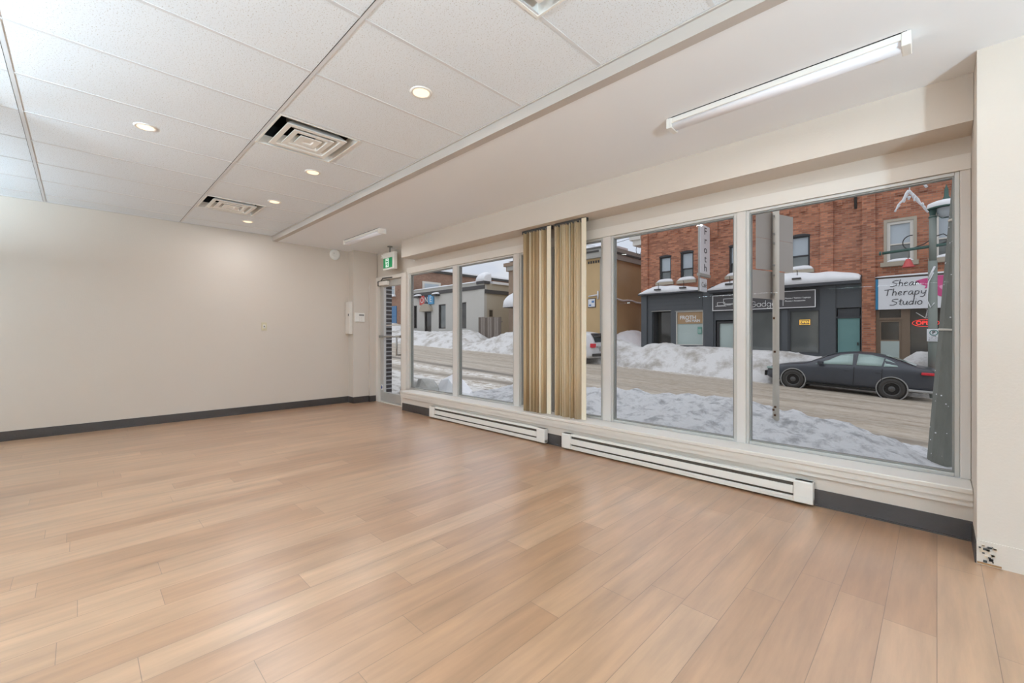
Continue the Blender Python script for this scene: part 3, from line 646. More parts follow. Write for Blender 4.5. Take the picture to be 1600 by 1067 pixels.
M['shop_dk'] = mat('shop_interior_dark', srgb(84, 82, 78), .08, .5, 1.6, spec=.8, metal=.45)
M['shop_lt'] = mat('frosted_shop_glass', srgb(176, 190, 186), .25, .12, 1.2, spec=.8, metal=.15)
M['stone'] = mat('stone_sill', srgb(176, 166, 150), .8, .06)
M['teal'] = mat('teal_door_paint', srgb(106, 146, 144), .5, .08, 2)
M['brown'] = mat('brown_door_frame', srgb(122, 104, 86), .5, .08)
M['signwhite'] = mat('sign_white', srgb(226, 228, 232), .5, .02, 3)
M['signblack'] = mat('sign_dark_panel', srgb(80, 78, 80), .5, .04)
M['ink'] = mat('sign_ink', srgb(52, 52, 56), .5)
M['white_ink'] = mat('white_lettering', srgb(226, 226, 226), .5)
M['cream'] = mat('white_stucco', srgb(196, 194, 188), .85, .05, 2, .2, 20)
M['cream2'] = mat('beige_stucco_side', srgb(188, 180, 164), .85, .05, 2, .2, 20)
M['band'] = mat('dark_cornice_band', srgb(78, 76, 76), .7, .1)
M['yellow'] = mat('mustard_stucco', srgb(200, 172, 130), .85, .08, 1.2, .2, 15)
M['grey_trim'] = mat('grey_eave', srgb(168, 166, 160), .7, .06)
F = 22.0
class Win:
    """a window as a part with its pane(s) as sub-parts"""
    def __init__(s, t, x0, x1, z0, z1, y, fm, pm, meet=.45, fr=.07, depth=.12, name='window', lower=None):
        mb = MB(); yy0, yy1 = y-.02, y+depth
        mb.box(x0, x0+fr, yy0, yy1, z0, z1); mb.box(x1-fr, x1, yy0, yy1, z0, z1); mb.box(x0+fr, x1-fr, yy0, yy1, z0, z0+fr); mb.box(x0+fr, x1-fr, yy0, yy1, z1-fr, z1)
        if meet: zm = z0+(z1-z0)*meet; mb.box(x0+fr, x1-fr, y, yy1, zm-.025, zm+.025)
        s.o = t.part(mb, name, fm)
        if meet:
            mb = MB(); mb.box(x0+fr, x1-fr, y+depth-.06, y+depth-.03, zm+.025, z1-fr); t.part(mb, 'upper_pane', pm, parent=s.o)
            mb = MB(); mb.box(x0+fr, x1-fr, y+depth-.04, y+depth-.01, z0+fr, zm-.025); t.part(mb, 'lower_pane', lower or pm, parent=s.o)
        else:
            mb = MB(); mb.box(x0+fr, x1-fr, y+depth-.05, y+depth-.02, z0+fr, z1-fr); t.part(mb, 'pane', pm, parent=s.o)

B = Thing('brick_building', (-3, F, 0), 'two storey orange brick building with shops across the street', 'building')
upper = [(-10.62, -9.97, 3.95, 5.33), (-9.47, -8.80, 3.95, 5.42), (-7.10, -6.42, 3.95, 5.40), (-4.60, -3.86, 3.95, 5.44)]
white = [(-1.38, -.62, 3.93, 5.48), (-.05, .72, 3.93, 5.55), (1.5, 2.26, 3.93, 5.5), (3.2, 3.96, 3.93, 5.5)]
store_hole = (-11.60, -2.13, -2, 3.33); salon_hole = (-1.70, 1.5, -2, 3.36); third = (1.9, 6.2, -2, 3.36)
mb = MB(); mb.holes(-11.64, 7.0, -2, 9.2, F, F+.3, upper+white+[store_hole, salon_hole, third]); B.part(mb, 'front_wall', M['brick'])
mb = MB(); mb.box(-11.64, -11.34, F+.3, F+12, -2, 9.2); B.part(mb, 'side_wall', M['brick_side'])
mb = MB(); mb.box(-11.34, 7, F+.9, F+12, -2, 9.1); B.part(mb, 'inner_mass', M['black'])
mb = MB()
for a, b, z0 in ((-11.64, -11.26, 3.4), (-3.49, -3.05, 3.62), (-2.12, -1.71, -1), (-7.95, -7.6, 5.9), (2.6, 3.0, 3.5)):
    mb.box(a, b, F-.10, F, z0, 9.2)
for x in [-11+.62*i for i in range(28)]: mb.box(x, x+.2, F-.06, F, 6.45, 6.62)
mb.box(-11.64, 7, F-.05, F, 6.85, 6.93)
B.part(mb, 'pilasters', M['brick'])
mb = MB(); mb.tube([(-2.32, F-.08, 9), (-2.32, F-.08, 6.2)], .05, 8); B.part(mb, 'downpipe', M['dark'])
mb = MB(); mb.box(-12.3, -11.64, F-.2, F+.9, 6.45, 6.95); mb.box(-12.15, -11.64, F-.1, F+.7, 6.15, 6.45); B.part(mb, 'cornice_end', M['winframe_lt'], label='pale cornice end sticking out at the roof corner')
for h in upper: 
    Win(B, *h, F+.08, M['winframe_dk'], M['pale_glass'], .42, .075, lower=M['shop'])
    mb = MB(); mb.box(h[0]-.16, h[1]+.16, F-.14, F+.1, h[2]-.14, h[2]); B.part(mb, 'window_sill', M['stone'])
    mb = MB(); xm = (h[0]+h[1])/2; hw = (h[1]-h[0])/2+.04
    mb.prism([(hw*math.cos(PI*k/8), .10*math.sin(PI*k/8)) for k in range(9)], lambda u, v, d: (xm+u, d, h[3]-.03+v), F-.02, F+.06); B.part(mb, 'window_arch', M['winframe_dk'])
for h in white:
    Win(B, *h, F+.03, M['winframe_lt'], M['pale_glass'], .44, .10, lower=M['shop'])
    mb = MB(); mb.box(h[0]-.18, h[1]+.14, F-.16, F+.1, h[2]-.16, h[2]); mb.box(h[0]-.09, h[0], F-.03, F+.05, h[2], h[3]+.1); mb.box(h[1], h[1]+.09, F-.03, F+.05, h[2], h[3]+.1); mb.box(h[0], h[1], F-.03, F+.05, h[3], h[3]+.1)
    B.part(mb, 'window_sill', M['stone'])
# charcoal storefront, a part of the building, with its doors and windows as parts
mb = MB()
openings = [(-11.04, -9.98, -2, 2.40), (-9.70, -8.30, .62, 2.36), (-7.72, -6.75, -2, 1.86), (-6.62, -4.92, .35, 2.22), (-4.62, -3.52, .35, 2.20), (-2.95, -2.16, -2, 2.25)]
mb.holes(-11.60, -2.13, -2, 3.30, F-.03, F+.12, openings)
mb.box(-11.62, -11.30, F-.12, F-.03, -2, 3.3); mb.box(-8.28, -7.80, F-.10, F-.03, -2, 3.28); mb.box(-3.50, -2.97, F-.08, F-.03, -2, 3.3); mb.box(-4.88, -4.66, F-.08, F-.03, -2, 2.3)
for k in range(4): mb.box(-11.25, -8.35, F-.045, F-.03, 2.52+k*.19, 2.68+k*.19)
B.part(mb, 'storefront', M['char'])
mb = MB(); mb.box(-11.05, -9.95, F-.06, F-.02, 2.41, 2.44); mb.box(-9.74, -8.26, F-.06, F-.02, 2.37, 2.40); B.part(mb, 'drip_edge', M['grey_trim'])
mb = MB(); mb.prism([(-.02, 3.30), (-.42, 3.30), (-.42, 3.37), (-.02, 3.52)], lambda u, v, d: (d, F+u, v), -11.66, -8.36); mb.prism([(-.02, 3.18), (-.5, 3.18), (-.5, 3.30), (-.02, 3.55)], lambda u, v, d: (d, F+u, v), -7.9, -2.13)
B.part(mb, 'ledge', M['char2'])
mb = MB(); mb.box(-10.95, -10.05, F+.55, F+.6, -2, 2.4); mb.box(-10.16, -10.06, F+.5, F+.55, 1.72, 1.78); B.part(mb, 'shop_door', M['shop_dk'])
mb = MB(); mb.box(-11.04, -11.0, F+.1, F+.6, -2, 2.4); mb.box(-10.0, -9.96, F+.1, F+.6, -2, 2.4); B.part(mb, 'door_reveal', M['char2'])
Win(B, -9.70, -8.30, .62, 2.36, F, M['winframe_lt'], M['shop_lt'], 0, .04, name='shop_window')
Win(B, -6.62, -4.92, .35, 2.22, F, M['char2'], M['shop'], 0, .04, name='shop_window')
Win(B, -4.62, -3.52, .35, 2.20, F, M['char2'], M['shop_lt'] if 0 else M['shop'], 0, .04, name='shop_window')
Win(B, -7.66, -6.78, -.9, 1.80, F+.02, M['winframe_dk'], M['shop_lt'], .0, .10, name='glazed_door')
mb = MB(); mb.box(-2.91, -2.20, F+.04, F+.09, -1.2, 1.82); B.part(mb, 'teal_door', M['teal'])
mb = MB(); mb.box(-2.95, -2.16, F+.0, F+.06, 1.82, 1.9); mb.box(-2.91, -2.20, F+.05, F+.1, 1.9, 2.22); B.part(mb, 'transom', M['char2'])
mb = MB(); mb.box(-2.28, -2.24, F-.02, F+.04, .72, .84); B.part(mb, 'door_handle', M['dark'])
# salon front
mb = MB(); mb.holes(-1.70, 1.5, -2, 2.2, F+.02, F+.14, [(-1.62, -.95, -2, 1.72), (-1.60, -.97, 1.80, 2.14), (-.72, 1.42, .35, 2.12)]); B.part(mb, 'salon_front', M['brown'])
mb = MB(); mb.holes(-1.62, -.95, -1.3, 1.72, F+.05, F+.12, [(-1.55, -1.03, .95, 1.64)]); B.part(mb, 'salon_door', M['brown'])
mb = MB(); mb.box(-1.56, -1.02, F+.1, F+.12, .93, 1.66); B.part(mb, 'door_pane', M['shop_dk'])
mb = MB(); mb.box(-1.56, -1.02, F+.045, F+.05, -.6, .9); B.part(mb, 'door_panel', M['shop_lt'])
mb = MB(); mb.box(-1.60, -.97, F+.1, F+.12, 1.80, 2.14); B.part(mb, 'transom', M['shop_dk'])
mb = MB(); mb.box(-.72, 1.42, F+.1, F+.12, .35, 2.12); B.part(mb, 'salon_window_pane', M['shop_dk'])
mb = MB(); mb.box(-1.70, 1.5, F-.02, F+.2, 2.12, 3.36); B.part(mb, 'sign_band', M['brown'])
mb = MB(); mb.holes(1.9, 6.2, -2, 3.3, F+.02, F+.14, [(2.2, 3.3, -2, 2.1), (3.6, 5.8, .4, 2.1)]); B.part(mb, 'storefront', M['char'])
mb = MB(); mb.box(2.2, 5.8, F+.1, F+.12, -2, 2.1); B.part(mb, 'shop_window', M['shop_dk'])

# snow lying on ledges and sills
def snowcap(x0, x1, y0, y1, z, h, label, seed=0, grp='snow caps on the upper window sills', name='sill_snow', lo=.25, prof=None):
    n = max(8, int((x1-x0)/.08)); mb = MB()
    def fn(i, j):
        u = i/(n-1); x = x0+(x1-x0)*u; v = j/10
        if j == 11: return (x, y1, z)
        y = y0+(y1-y0)*v; e = math.sin(PI*min(max(u, 0), 1))**.35 if 0 < u < 1 else 0
        hh = (prof(x) if prof else h)*(lo+(1-lo)*e)*(1+.18*nz(x*1.5, seed))*(math.sin(PI*min(1, v*1.15+.18)*.5)**.8)
        return (x, y, z+(0 if j == 0 else hh))
    g = mb.grid(fn, n, 12)
    mb.bm.faces.new([c for c in g[0]][::-1]); mb.bm.faces.new(g[-1])
    for j in range(1): 
        for i in range(n-1): mb.bm.faces.new((g[i][0], g[i][-1], g[i+1][-1], g[i+1][0]))
    return tag(mb.build(name, M['snow_clean']), label, 'snow', grp)
for h, s in zip(upper, ('snow cap under the leftmost black upper window of the brick building', 'snow cap under the second black upper window, left of the tall hanging sign', 'snow cap under the black upper window right of the tall hanging sign', 'snow cap under the black upper window partly behind the grey sign backs')):
    snowcap(h[0]-.12, h[1]+.12, F-.13, F+.07, h[2], .20, s, h[0])
for h, s in zip(white[:2], ('thin snow line on the sill of the white framed upper window', 'snow on the sill of the white framed window behind the street lamp')):
    snowcap(h[0], h[1], F-.13, F+.02, h[2], .13, s, h[0])
snowcap(-11.66, -8.36, F-.42, F+.0, 3.37, .45, 'snow heaped on the left ledge over the café storefront', 1, 'snow on the shop ledges', 'ledge_snow', .3, lambda x: lerp([(-11.66, .1), (-11.3, .32), (-10.9, .45), (-9.5, .33), (-8.5, .25)], x))
snowcap(-7.95, -2.15, F-.50, F+.0, 3.30, .5, 'snow heaped on the long ledge over the dark gadget shop sign', 2, 'snow on the shop ledges', 'ledge_snow', .5, lambda x: lerp([(-7.9, .2), (-7.3, .45), (-6, .5), (-4.7, .55), (-3, .5), (-2.2, .42)], x))
# little ledge lamps
for x, s in ((-10.5, 'small black lamp on the café ledge, left end'), (-9.15, 'small black lamp on the café ledge near the hanging sign'), (-6.95, 'small black lamp poking from the gadget shop ledge snow, left'), (-4.25, 'small black lamp poking from the gadget shop ledge snow, right of the sign post')):
    t = Thing('ledge_lamp', (x, F-.38, 3.3), s, 'lamp', 'small lamps on the shop ledges')
    mb = MB(); mb.tube([(x, F-.36, 3.33), (x, F-.36, 3.85), (x, F-.42, 3.9)], .015, 6); t.part(mb, 'stem', M['dark'])
    mb = MB(); mb.box(x-.16, x+.16, F-.56, F-.42, 3.50, 3.57); t.part(mb, 'head', M['dark'])

# ---------------------------------------------------------------- signs
# tall hanging sign, perpendicular to the wall
sx = -7.94
t = Thing('hanging_sign', (sx, 21.3, 4.0), 'tall white vertical sign reading Froth fixed at right angles to the brick wall', 'sign')
mb = MB(); mb.box(sx-.12, sx, 20.66, 21.86, 4.06, 6.42, .02); t.part(mb, 'sign_box', M['signwhite'])
mb = MB(); mb.box(sx-.14, sx+.02, 20.60, 21.9, 3.95, 4.08); mb.tube([(sx-.06, 21.9, 6.2), (sx-.06, 22.0, 6.2)], .03, 6); mb.tube([(sx-.06, 21.9, 4.3), (sx-.06, 22.0, 4.3)], .03, 6); mb.tube([(sx-.06, 20.62, 6.55), (sx-.06, 20.62, 3.2)], .035, 6); t.part(mb, 'bracket', M['grey_trim'])
for k, ch in enumerate('Froth'):
    text_mesh(ch, .50, lambda u, v, d, k=k: (sx+.006+d, 21.27+u, 6.12-k*.44+v), 'letter', M['ink'], t, sx=1.5, ext=.003)
t = Thing('hanging_sign', (sx, 21.2, 3.2), 'small white box sign reading Café hung below the tall Froth sign', 'sign')
mb = MB(); mb.box(sx-.12, sx, 20.72, 21.5, 3.22, 3.84, .02); t.part(mb, 'sign_box', M['signwhite'])
text_mesh('Café', .34, lambda u, v, d: (sx+.006+d, 21.11+u, 3.53+v), 'lettering', M['alum_dark'], t)
mb = MB(); mb.tube([(sx-.06, 20.8, 3.84), (sx-.06, 20.8, 3.96)], .02, 6); mb.tube([(sx-.06, 21.4, 3.84), (sx-.06, 21.4, 3.96)], .02, 6); t.part(mb, 'hanger', M['grey_trim'])
# stroke lettering
def strokes(mb, glyphs, x, z, size, y, r, slant=0., mi=0):
    for ch in glyphs:
        g = GL.get(ch)
        if g is None: x += size*.45; continue
        for st in g[1]:
            mb.tube([(x+(u+slant*v)*size, y, z+v*size) for u, v in st], r, 6)
        x += g[0]*size
    return x
def arc(cx, cy, rx, ry, a0, a1, n=14): return [(cx+rx*math.cos(math.radians(a0+(a1-a0)*k/n)), cy+ry*math.sin(math.radians(a0+(a1-a0)*k/n))) for k in range(n+1)]
GL = {
 'S': (1.05, [[(.95, .98), (.6, 1.0), (.25, .88), (.2, .72), (.5, .58), (.85, .42), (.8, .18), (.4, 0), (0, .04)]]),
 'T': (.98, [[(-.05, .93), (.95, 1.0)], [(.42, .96), (.36, .02)]]),
 'h': (.66, [[(.10, 1.12), (.05, 0)], [(.06, .40), (.20, .60), (.38, .60), (.47, .42), (.46, 0)]]),
 'e': (.66, [[(.08, .32), (.46, .36), (.44, .55), (.26, .62), (.08, .45), (.05, .2), (.22, .02), (.5, .1)]]),
 'a': (.72, [[(.5, .55), (.28, .62), (.06, .4), (.06, .12), (.22, .0), (.42, .18), (.52, .58), (.52, .15), (.64, .0)]]),
 'r': (.58, [[(.08, .6), (.08, 0)], [(.08, .34), (.26, .58), (.5, .58)]]),
 'p': (.72, [[(.1, .6), (.05, -.42)], [(.08, .4), (.3, .62), (.54, .48), (.5, .15), (.26, .02), (.08, .12)]]),
 'y': (.72, [[(.06, .6), (.1, .2), (.3, .12), (.52, .3)], [(.58, .62), (.48, -.2), (.28, -.42), (.02, -.34)]]),
 't': (.52, [[(.24, 1.0), (.2, .1), (.42, .02)], [(.0, .66), (.46, .7)]]),
 'u': (.70, [[(.06, .6), (.06, .15), (.24, .02), (.46, .16), (.52, .6)], [(.52, .6), (.52, .1), (.64, .0)]]),
 'd': (.74, [[(.5, .5), (.26, .6), (.06, .36), (.08, .08), (.28, .0), (.48, .2)], [(.58, 1.15), (.54, .0)]]),
 'i': (.30, [[(.12, .6), (.1, 0)], [(.13, .86), (.14, .9)]]),
 'o': (.66, [arc(.3, .3, .26, .3, 90, 450)]),
 'G': (1.15, [arc(.52, .5, .5, .5, 40, 360)+[(.55, .5)]]),
 'A': (.82, [arc(.33, .32, .3, .32, 0, 360), [(.64, .64), (.64, 0)]]),
 'D': (.82, [arc(.33, .32, .3, .32, 0, 360), [(.64, 1.1), (.64, 0)]]),
 'g': (.82, [arc(.33, .32, .3, .32, 0, 360), [(.64, .64), (.64, -.1)]+arc(.36, -.1, .28, .26, 0, -160, 8)]),
 'E': (.76, [[(.04, .34), (.62, .34)]+arc(.33, .32, .3, .32, 5, 320)]),
 't2': (.5, []),
}
t = Thing('shop_sign', (-.7, F-.2, 2.75), 'large white sign reading Shear Therapy Studio with a pink flower above the salon door', 'sign')
y0 = F-.16
mb = MB(); mb.box(-1.62, 1.42, y0, F-.02, 2.12, 3.30); t.part(mb, 'panel', M['signwhite'])
mb = MB(); mb.box(-1.70, -1.62, y0-.01, F-.02, 2.12, 3.30); t.part(mb, 'blue_edge', mat('blue_sign_edge', srgb(48, 128, 170), .5))
mb = MB(); strokes(mb, 'Shear', -1.27, 2.985, .22, y0-.004, .0125, .14); strokes(mb, 'Therapy', -1.45, 2.64, .235, y0-.004, .0125, .12); strokes(mb, 'Studio', -1.29, 2.27, .23, y0-.004, .0125, .14)
t.part(mb, 'lettering', M['ink'])
pk = mat('pink_flower_print', srgb(214, 84, 142), .5, .25, 3); pk2 = mat('light_pink_print', srgb(238, 160, 196), .5, .2, 4)
def petal(mb, cx, cz, a, L, w, d):
    pts = [(L*(k/12), w*math.sin(PI*(k/12)**.7)) for k in range(13)]; pts += [(u, -v) for u, v in pts[::-1][1:-1]]
    mb.prism([(cx+u*math.cos(a)-v*math.sin(a), cz+u*math.sin(a)+v*math.cos(a)) for u, v in pts], lambda u, v, e: (u, e, v), d-.004, d)
mb = MB(); petal(mb, .0, 3.02, math.radians(168), .58, .15, y0-.001); petal(mb, -.05, 3.04, math.radians(215), .34, .08, y0-.005); petal(mb, .05, 2.98, math.radians(62), .5, .2, y0-.001); petal(mb, .0, 2.95, math.radians(10), .7, .2, y0-.006); petal(mb, .02, 2.9, math.radians(-55), .55, .2, y0-.010)
for v in mb.bm.verts: v.co.z = min(v.co.z, 3.29)
t.part(mb, 'flower_print', pk)
mb = MB(); petal(mb, .05, 2.9, math.radians(-20), .55, .1, y0-.016); petal(mb, .0, 3.0, math.radians(150), .3, .06, y0-.012); t.part(mb, 'petal_highlight', pk2)
snowcap(-1.72, 1.44, F-.17, F-.0, 3.365, .07, 'thin snow strip along the top of the white salon sign', 4, 'snow on the shop ledges', 'ledge_snow')
# gadget shop sign
t = Thing('shop_sign', (-5.7, F-.15, 2.3), 'long dark framed sign with outlined screens and the word Gadget on the charcoal storefront', 'sign')
y0 = F-.20; x0, x1, z0, z1 = -7.80, -3.62, 2.31, 3.06
mb = MB(); mb.box(x0, x1, y0, F-.03, z0, z1); t.part(mb, 'panel', M['signblack'])
mb = MB(); w = .035; mb.box(x0, x1, y0-.02, y0, z0, z0+w); mb.box(x0, x1, y0-.02, y0, z1-w, z1); mb.box(x0, x0+w, y0-.02, y0, z0+w, z1-w); mb.box(x1-w, x1, y0-.02, y0, z0+w, z1-w); t.part(mb, 'border', M['white_ink'])
mb = MB()
def rectline(mb, a, b, c, d, w=.016):
    mb.box(a, b, y0-.008, y0, c, c+w); mb.box(a, b, y0-.008, y0, d-w, d); mb.box(a, a+w, y0-.008, y0, c, d); mb.box(b-w, b, y0-.008, y0, c, d)
rectline(mb, -7.58, -7.22, 2.55, 2.72, .02); rectline(mb, -7.30, -6.80, 2.62, 2.88, .02); rectline(mb, -6.86, -6.66, 2.55, 2.78, .02); mb.box(-7.66, -7.16, y0-.008, y0, 2.52, 2.545); mb.box(-7.14, -6.96, y0-.008, y0, 2.56, 2.60); mb.box(-7.22, -6.88, y0-.008, y0, 2.585, 2.61); mb.box(-6.60, -6.58, y0-.008, y0, 2.50, 2.86)
t.part(mb, 'screens_icon', M['white_ink'])
mb = MB(); xe = strokes(mb, ['G', 'A', 'D', 'g', 'E'], -6.13, 2.43, .245, y0-.006, .013); mb.tube([(xe+.03, y0-.006, 2.68), (xe+.03, y0-.006, 2.43)], .012, 6); mb.tube([(xe-.03, y0-.006, 2.585), (xe+.09, y0-.006, 2.585)], .012, 6)
t.part(mb, 'lettering', M['white_ink'])
mb = MB(); mb.box(-4.82, -4.80, y0-.008, y0, 2.42, 2.94); t.part(mb, 'divider', M['white_ink'])
text_mesh('Phones / Tablets / Laptops', .088, lambda u, v, d: (-4.74+u, y0-.004-d, 2.74+v), 'small_lettering', M['white_ink'], t, align='LEFT', ext=.002, bold=.0015)
text_mesh('Phones / Accessories', .088, lambda u, v, d: (-4.74+u, y0-.004-d, 2.62+v), 'small_lettering', M['white_ink'], t, align='LEFT', ext=.002, bold=.0015)
# window poster and open signs
t = Thing('window_poster', (-8.95, F, 1.7), 'tan poster reading FROTH ON MAIN inside the café window', 'poster')
y0 = F+.03; mb = MB(); mb.box(-9.64, -8.36, y0, y0+.01, 1.72, 2.31); t.part(mb, 'paper', mat('kraft_tan', srgb(172, 142, 108), .6, .1, 3))
text_mesh('FROTH', .26, lambda u, v, d: (-9.52+u, y0-.002-d, 2.03+v), 'lettering', M['white_ink'], t, align='LEFT', ext=.002, bold=.006)
text_mesh('ON MAIN', .17, lambda u, v, d: (-9.22+u, y0-.002-d, 1.86+v), 'lettering', M['white_ink'], t, align='LEFT', ext=.002, bold=.005)
t = Thing('window_sticker', (-8.45, F, 1.2), 'small green and white notice low in the café window corner', 'sticker')
mb = MB(); mb.box(-8.60, -8.40, y0, y0+.008, 1.20, 1.55); t.part(mb, 'notice', mat('green_notice', srgb(110, 160, 146), .6))
mb = MB(); mb.box(-8.58, -8.42, y0-.003, y0, 1.38, 1.41); mb.box(-8.58, -8.42, y0-.003, y0, 1.28, 1.31); t.part(mb, 'notice_lines', M['white_ink'])
t = Thing('open_sign', (-4.05, F, 1.68), 'yellow lit OPEN sign in the right window of the gadget shop', 'open sign')
y0 = F+.03; ye = mat('amber_light', srgb(240, 200, 90), .4, emit=srgb(240, 190, 80), estr=.6)
mb = MB()
for a in ((-4.24, -3.86, 1.575, 1.595), (-4.24, -3.86, 1.775, 1.795), (-4.24, -4.22, 1.575, 1.795), (-3.88, -3.86, 1.575, 1.795)): mb.box(a[0], a[1], y0-.01, y0, a[2], a[3])
t.part(mb, 'lit_border', ye); mb = MB(); mb.box(-4.22, -3.88, y0, y0+.008, 1.595, 1.775); t.part(mb, 'backing', M['brown'])
text_mesh('OPEN', .14, lambda u, v, d: (-4.05+u, y0-.003-d, 1.685+v), 'lettering', ye, t, ext=.002, bold=.004)
t = Thing('open_sign', (-.35, F, 1.5), 'red neon OPEN sign in the salon window behind the parking sign', 'open sign')
rd = mat('red_neon', srgb(240, 70, 60), .4, emit=srgb(240, 50, 45), estr=.8)
y0 = F+.08; mb = MB(); mb.tube([(-.30+.36*math.cos(2*PI*k/24), y0-.01, 1.58+.13*math.sin(2*PI*k/24)) for k in range(25)], .010, 6); t.part(mb, 'neon_oval', rd)
text_mesh('OPEN', .20, lambda u, v, d: (-.30+u, y0-.003-d, 1.58+v), 'lettering', rd, t, ext=.003, bold=.004)
t = Thing('window_decal', (-.3, F, 1.8), 'white scissors and comb decal above the red neon sign', 'decal')
mb = MB(); mb.tube([(-.56, y0, 1.98), (-.30, y0, 1.76)], .016, 6); mb.tube([(-.30, y0, 1.76), (-.24, y0, 2.1)], .014, 6); mb.tube([(-.24+.05*math.cos(k*PI/6), y0, 2.12+.05*math.sin(k*PI/6)) for k in range(13)], .009, 6)
for k in range(6): mb.tube([(-.28, y0, 1.72+k*.06), (-.12, y0, 1.70+k*.06)], .010, 6)
t.part(mb, 'print', M['white_ink'])

# ---------------------------------------------------------------- buildings further left
Y2 = 22.5
Yb = Thing('yellow_building', (-18.5, Y2, 0), 'mustard yellow stuccoed building with a flat eave beside the brick shops', 'building')
x0, x1 = -22.5, -14.31
mb = MB(); mb.box(x0, x1, Y2, Y2+14, -2, 6.05); Yb.part(mb, 'walls', M['yellow'])
mb = MB(); mb.prism([(-.25, 5.88), (-.25, 6.22), (.1, 6.6), (14, 6.6), (14, 5.88)], lambda u, v, d: (d, Y2+u, v), x0-.1, x1+.12); Yb.part(mb, 'eave', M['grey_trim'])
mb = MB(); mb.box(x1-.0, x1+.16, Y2-.1, Y2+14, 6.22, 6.34); mb.box(x1-1.3, x1-.3, Y2-.3, Y2-.25, 6.22, 6.32); Yb.part(mb, 'gutter', M['dark'])
mb = MB(); mb.box(x0-.35, x0+.9, Y2-.35, Y2+.3, 6.2, 6.45); mb.box(x0-.2, x0+.75, Y2-.22, Y2+.3, 5.85, 6.2); mb.box(x0-.05, x0+.55, Y2-.1, Y2+.2, -2, 5.9)
Yb.part(mb, 'pilaster', mat('weathered_brown_stone', srgb(150, 130, 112), .85, .12, 3))
mb = MB(); mb.box(x1-.35, x1+.02, Y2-.06, Y2+.02, -2, 5.9); Yb.part(mb, 'corner_board', M['grey_trim'])
mb = MB()
for k in range(5): mb.box(x1-1.25+k*.18, x1-1.15+k*.18, Y2-.03, Y2+.01, 5.6, 5.75)
Yb.part(mb, 'vent_holes', M['dark'])
mb = MB(); mb.prism([(-.1, 3.1), (-1.0, 3.1), (-.1, 4.1)], lambda u, v, d: (d, Y2+u, v), x0+.35, x0+3.0); Yb.part(mb, 'awning', M['band'])
Win(Yb, -21.3, -20.2, 1.6, 3.0, Y2-.1, M['brown'], M['shop_dk'], 0, name='shop_window'); Win(Yb, -19.4, -17.6, 1.2, 3.0, Y2-.1, M['brown'], M['shop_dk'], 0, name='shop_window')
Win(Yb, -19.8, -18.9, 3.9, 5.3, Y2-.1, M['winframe_lt'], M['pale_glass'], .45)
snowcap(x0+.3, x0+3.05, Y2-1.05, Y2-.1, 3.14, 1.0, 'snow lying on the dark awning at the left end of the yellow building', 4, None, 'awning_snow', .9)
snowcap(x0, x1+.1, Y2-.2, Y2+2.5, 6.56, .22, 'thick snow along the roof edge of the yellow building', 8, 'snow on roofs', 'roof_snow', .8)
mb = MB(); mb.tube([(x1+.04, Y2+.4+k*.55, 3.42+.05*math.sin(k*1.7)-.012*k) for k in range(9)], .055, 8); tag(mb.build('wall_snow_line', M['snow_clean']), 'thin line of snow along the pipe on the yellow side wall', 'snow')
t = Thing('wall_sign', (-15.2, Y2-.04, 3.1), 'small white notice with blue print on the yellow front wall', 'sign')
mb = MB(); mb.box(-15.55, -15.0, Y2-.05, Y2, 2.86, 3.42); t.part(mb, 'panel', M['winframe_dk'])
mb = MB(); mb.box(-15.52, -15.03, Y2-.06, Y2-.05, 2.9, 3.38); t.part(mb, 'paper', M['signwhite'])
mb = MB(); mb.box(-15.46, -15.3, Y2-.064, Y2-.06, 2.95, 3.05); mb.box(-15.26, -15.08, Y2-.064, Y2-.06, 3.15, 3.28); t.part(mb, 'print', mat('blue_print', srgb(90, 130, 180), .5))
t = Thing('wall_pipe', (-14.7, Y2, 3.5), 'white elbow pipe on the yellow front wall above the notice', 'pipe')
mb = MB(); mb.tube([(-15.5, Y2-.06, 3.56), (-14.8, Y2-.06, 3.62)], .04, 8); mb.tube([(-14.8, Y2-.06, 3.85), (-14.8, Y2-.06, 3.35)], .05, 8); t.part(mb, 'elbow', M['signwhite'])

Wb = Thing('white_building', (-30.5, Y2, 0), 'low white stuccoed building with a dark cornice band and corner ball', 'building')
x0, x1 = -35.66, -25.37
wins = [(-28.55, -27.62, 1.7, 3.87), (-32.75, -31.95+.2, 1.2, 3.45), (-31.5, -30.45, 1.72, 3.86), (-35.55, -34.95, 1.8, 3.95)]
wins[1] = (-33.72, -32.62, 1.0, 3.30)
mb = MB(); mb.holes(x0, x1, -1, 5.25, Y2, Y2+.25, wins); Wb.part(mb, 'front_wall', M['cream'])
mb = MB(); mb.holes(Y2+.25, Y2+13, -1, 5.25, x1-.25, x1, [(22.9, 23.45, 2.55, 3.25)], axis='Y'); Wb.part(mb, 'side_wall', M['cream2'])
mb = MB(); mb.box(x0+.3, x1-.3, Y2+.8, Y2+12.8, -1, 5.2); Wb.part(mb, 'inner_mass', M['black'])
mb = MB(); mb.box(x0, x1+.05, Y2-.10, Y2, 4.80, 5.10); mb.box(x1, x1+.10, Y2, Y2+13, 4.45, 4.75); mb.box(x1-.8, x1+.12, Y2-.16, Y2+.5, 5.2, 5.42); Wb.part(mb, 'cornice_band', M['band'])
mb = MB(); mb.box(x0, x1, Y2-.02, Y2+13, 5.25, 5.3); mb.box(x1-.70, x1+.04, Y2-.06, Y2, -1, 5.2); Wb.part(mb, 'parapet', M['cream'])
mb = MB(); mb.box(x0, x1-.8, Y2+.0, Y2+.4, 5.3, 5.42); Wb.part(mb, 'coping', M['cream'])
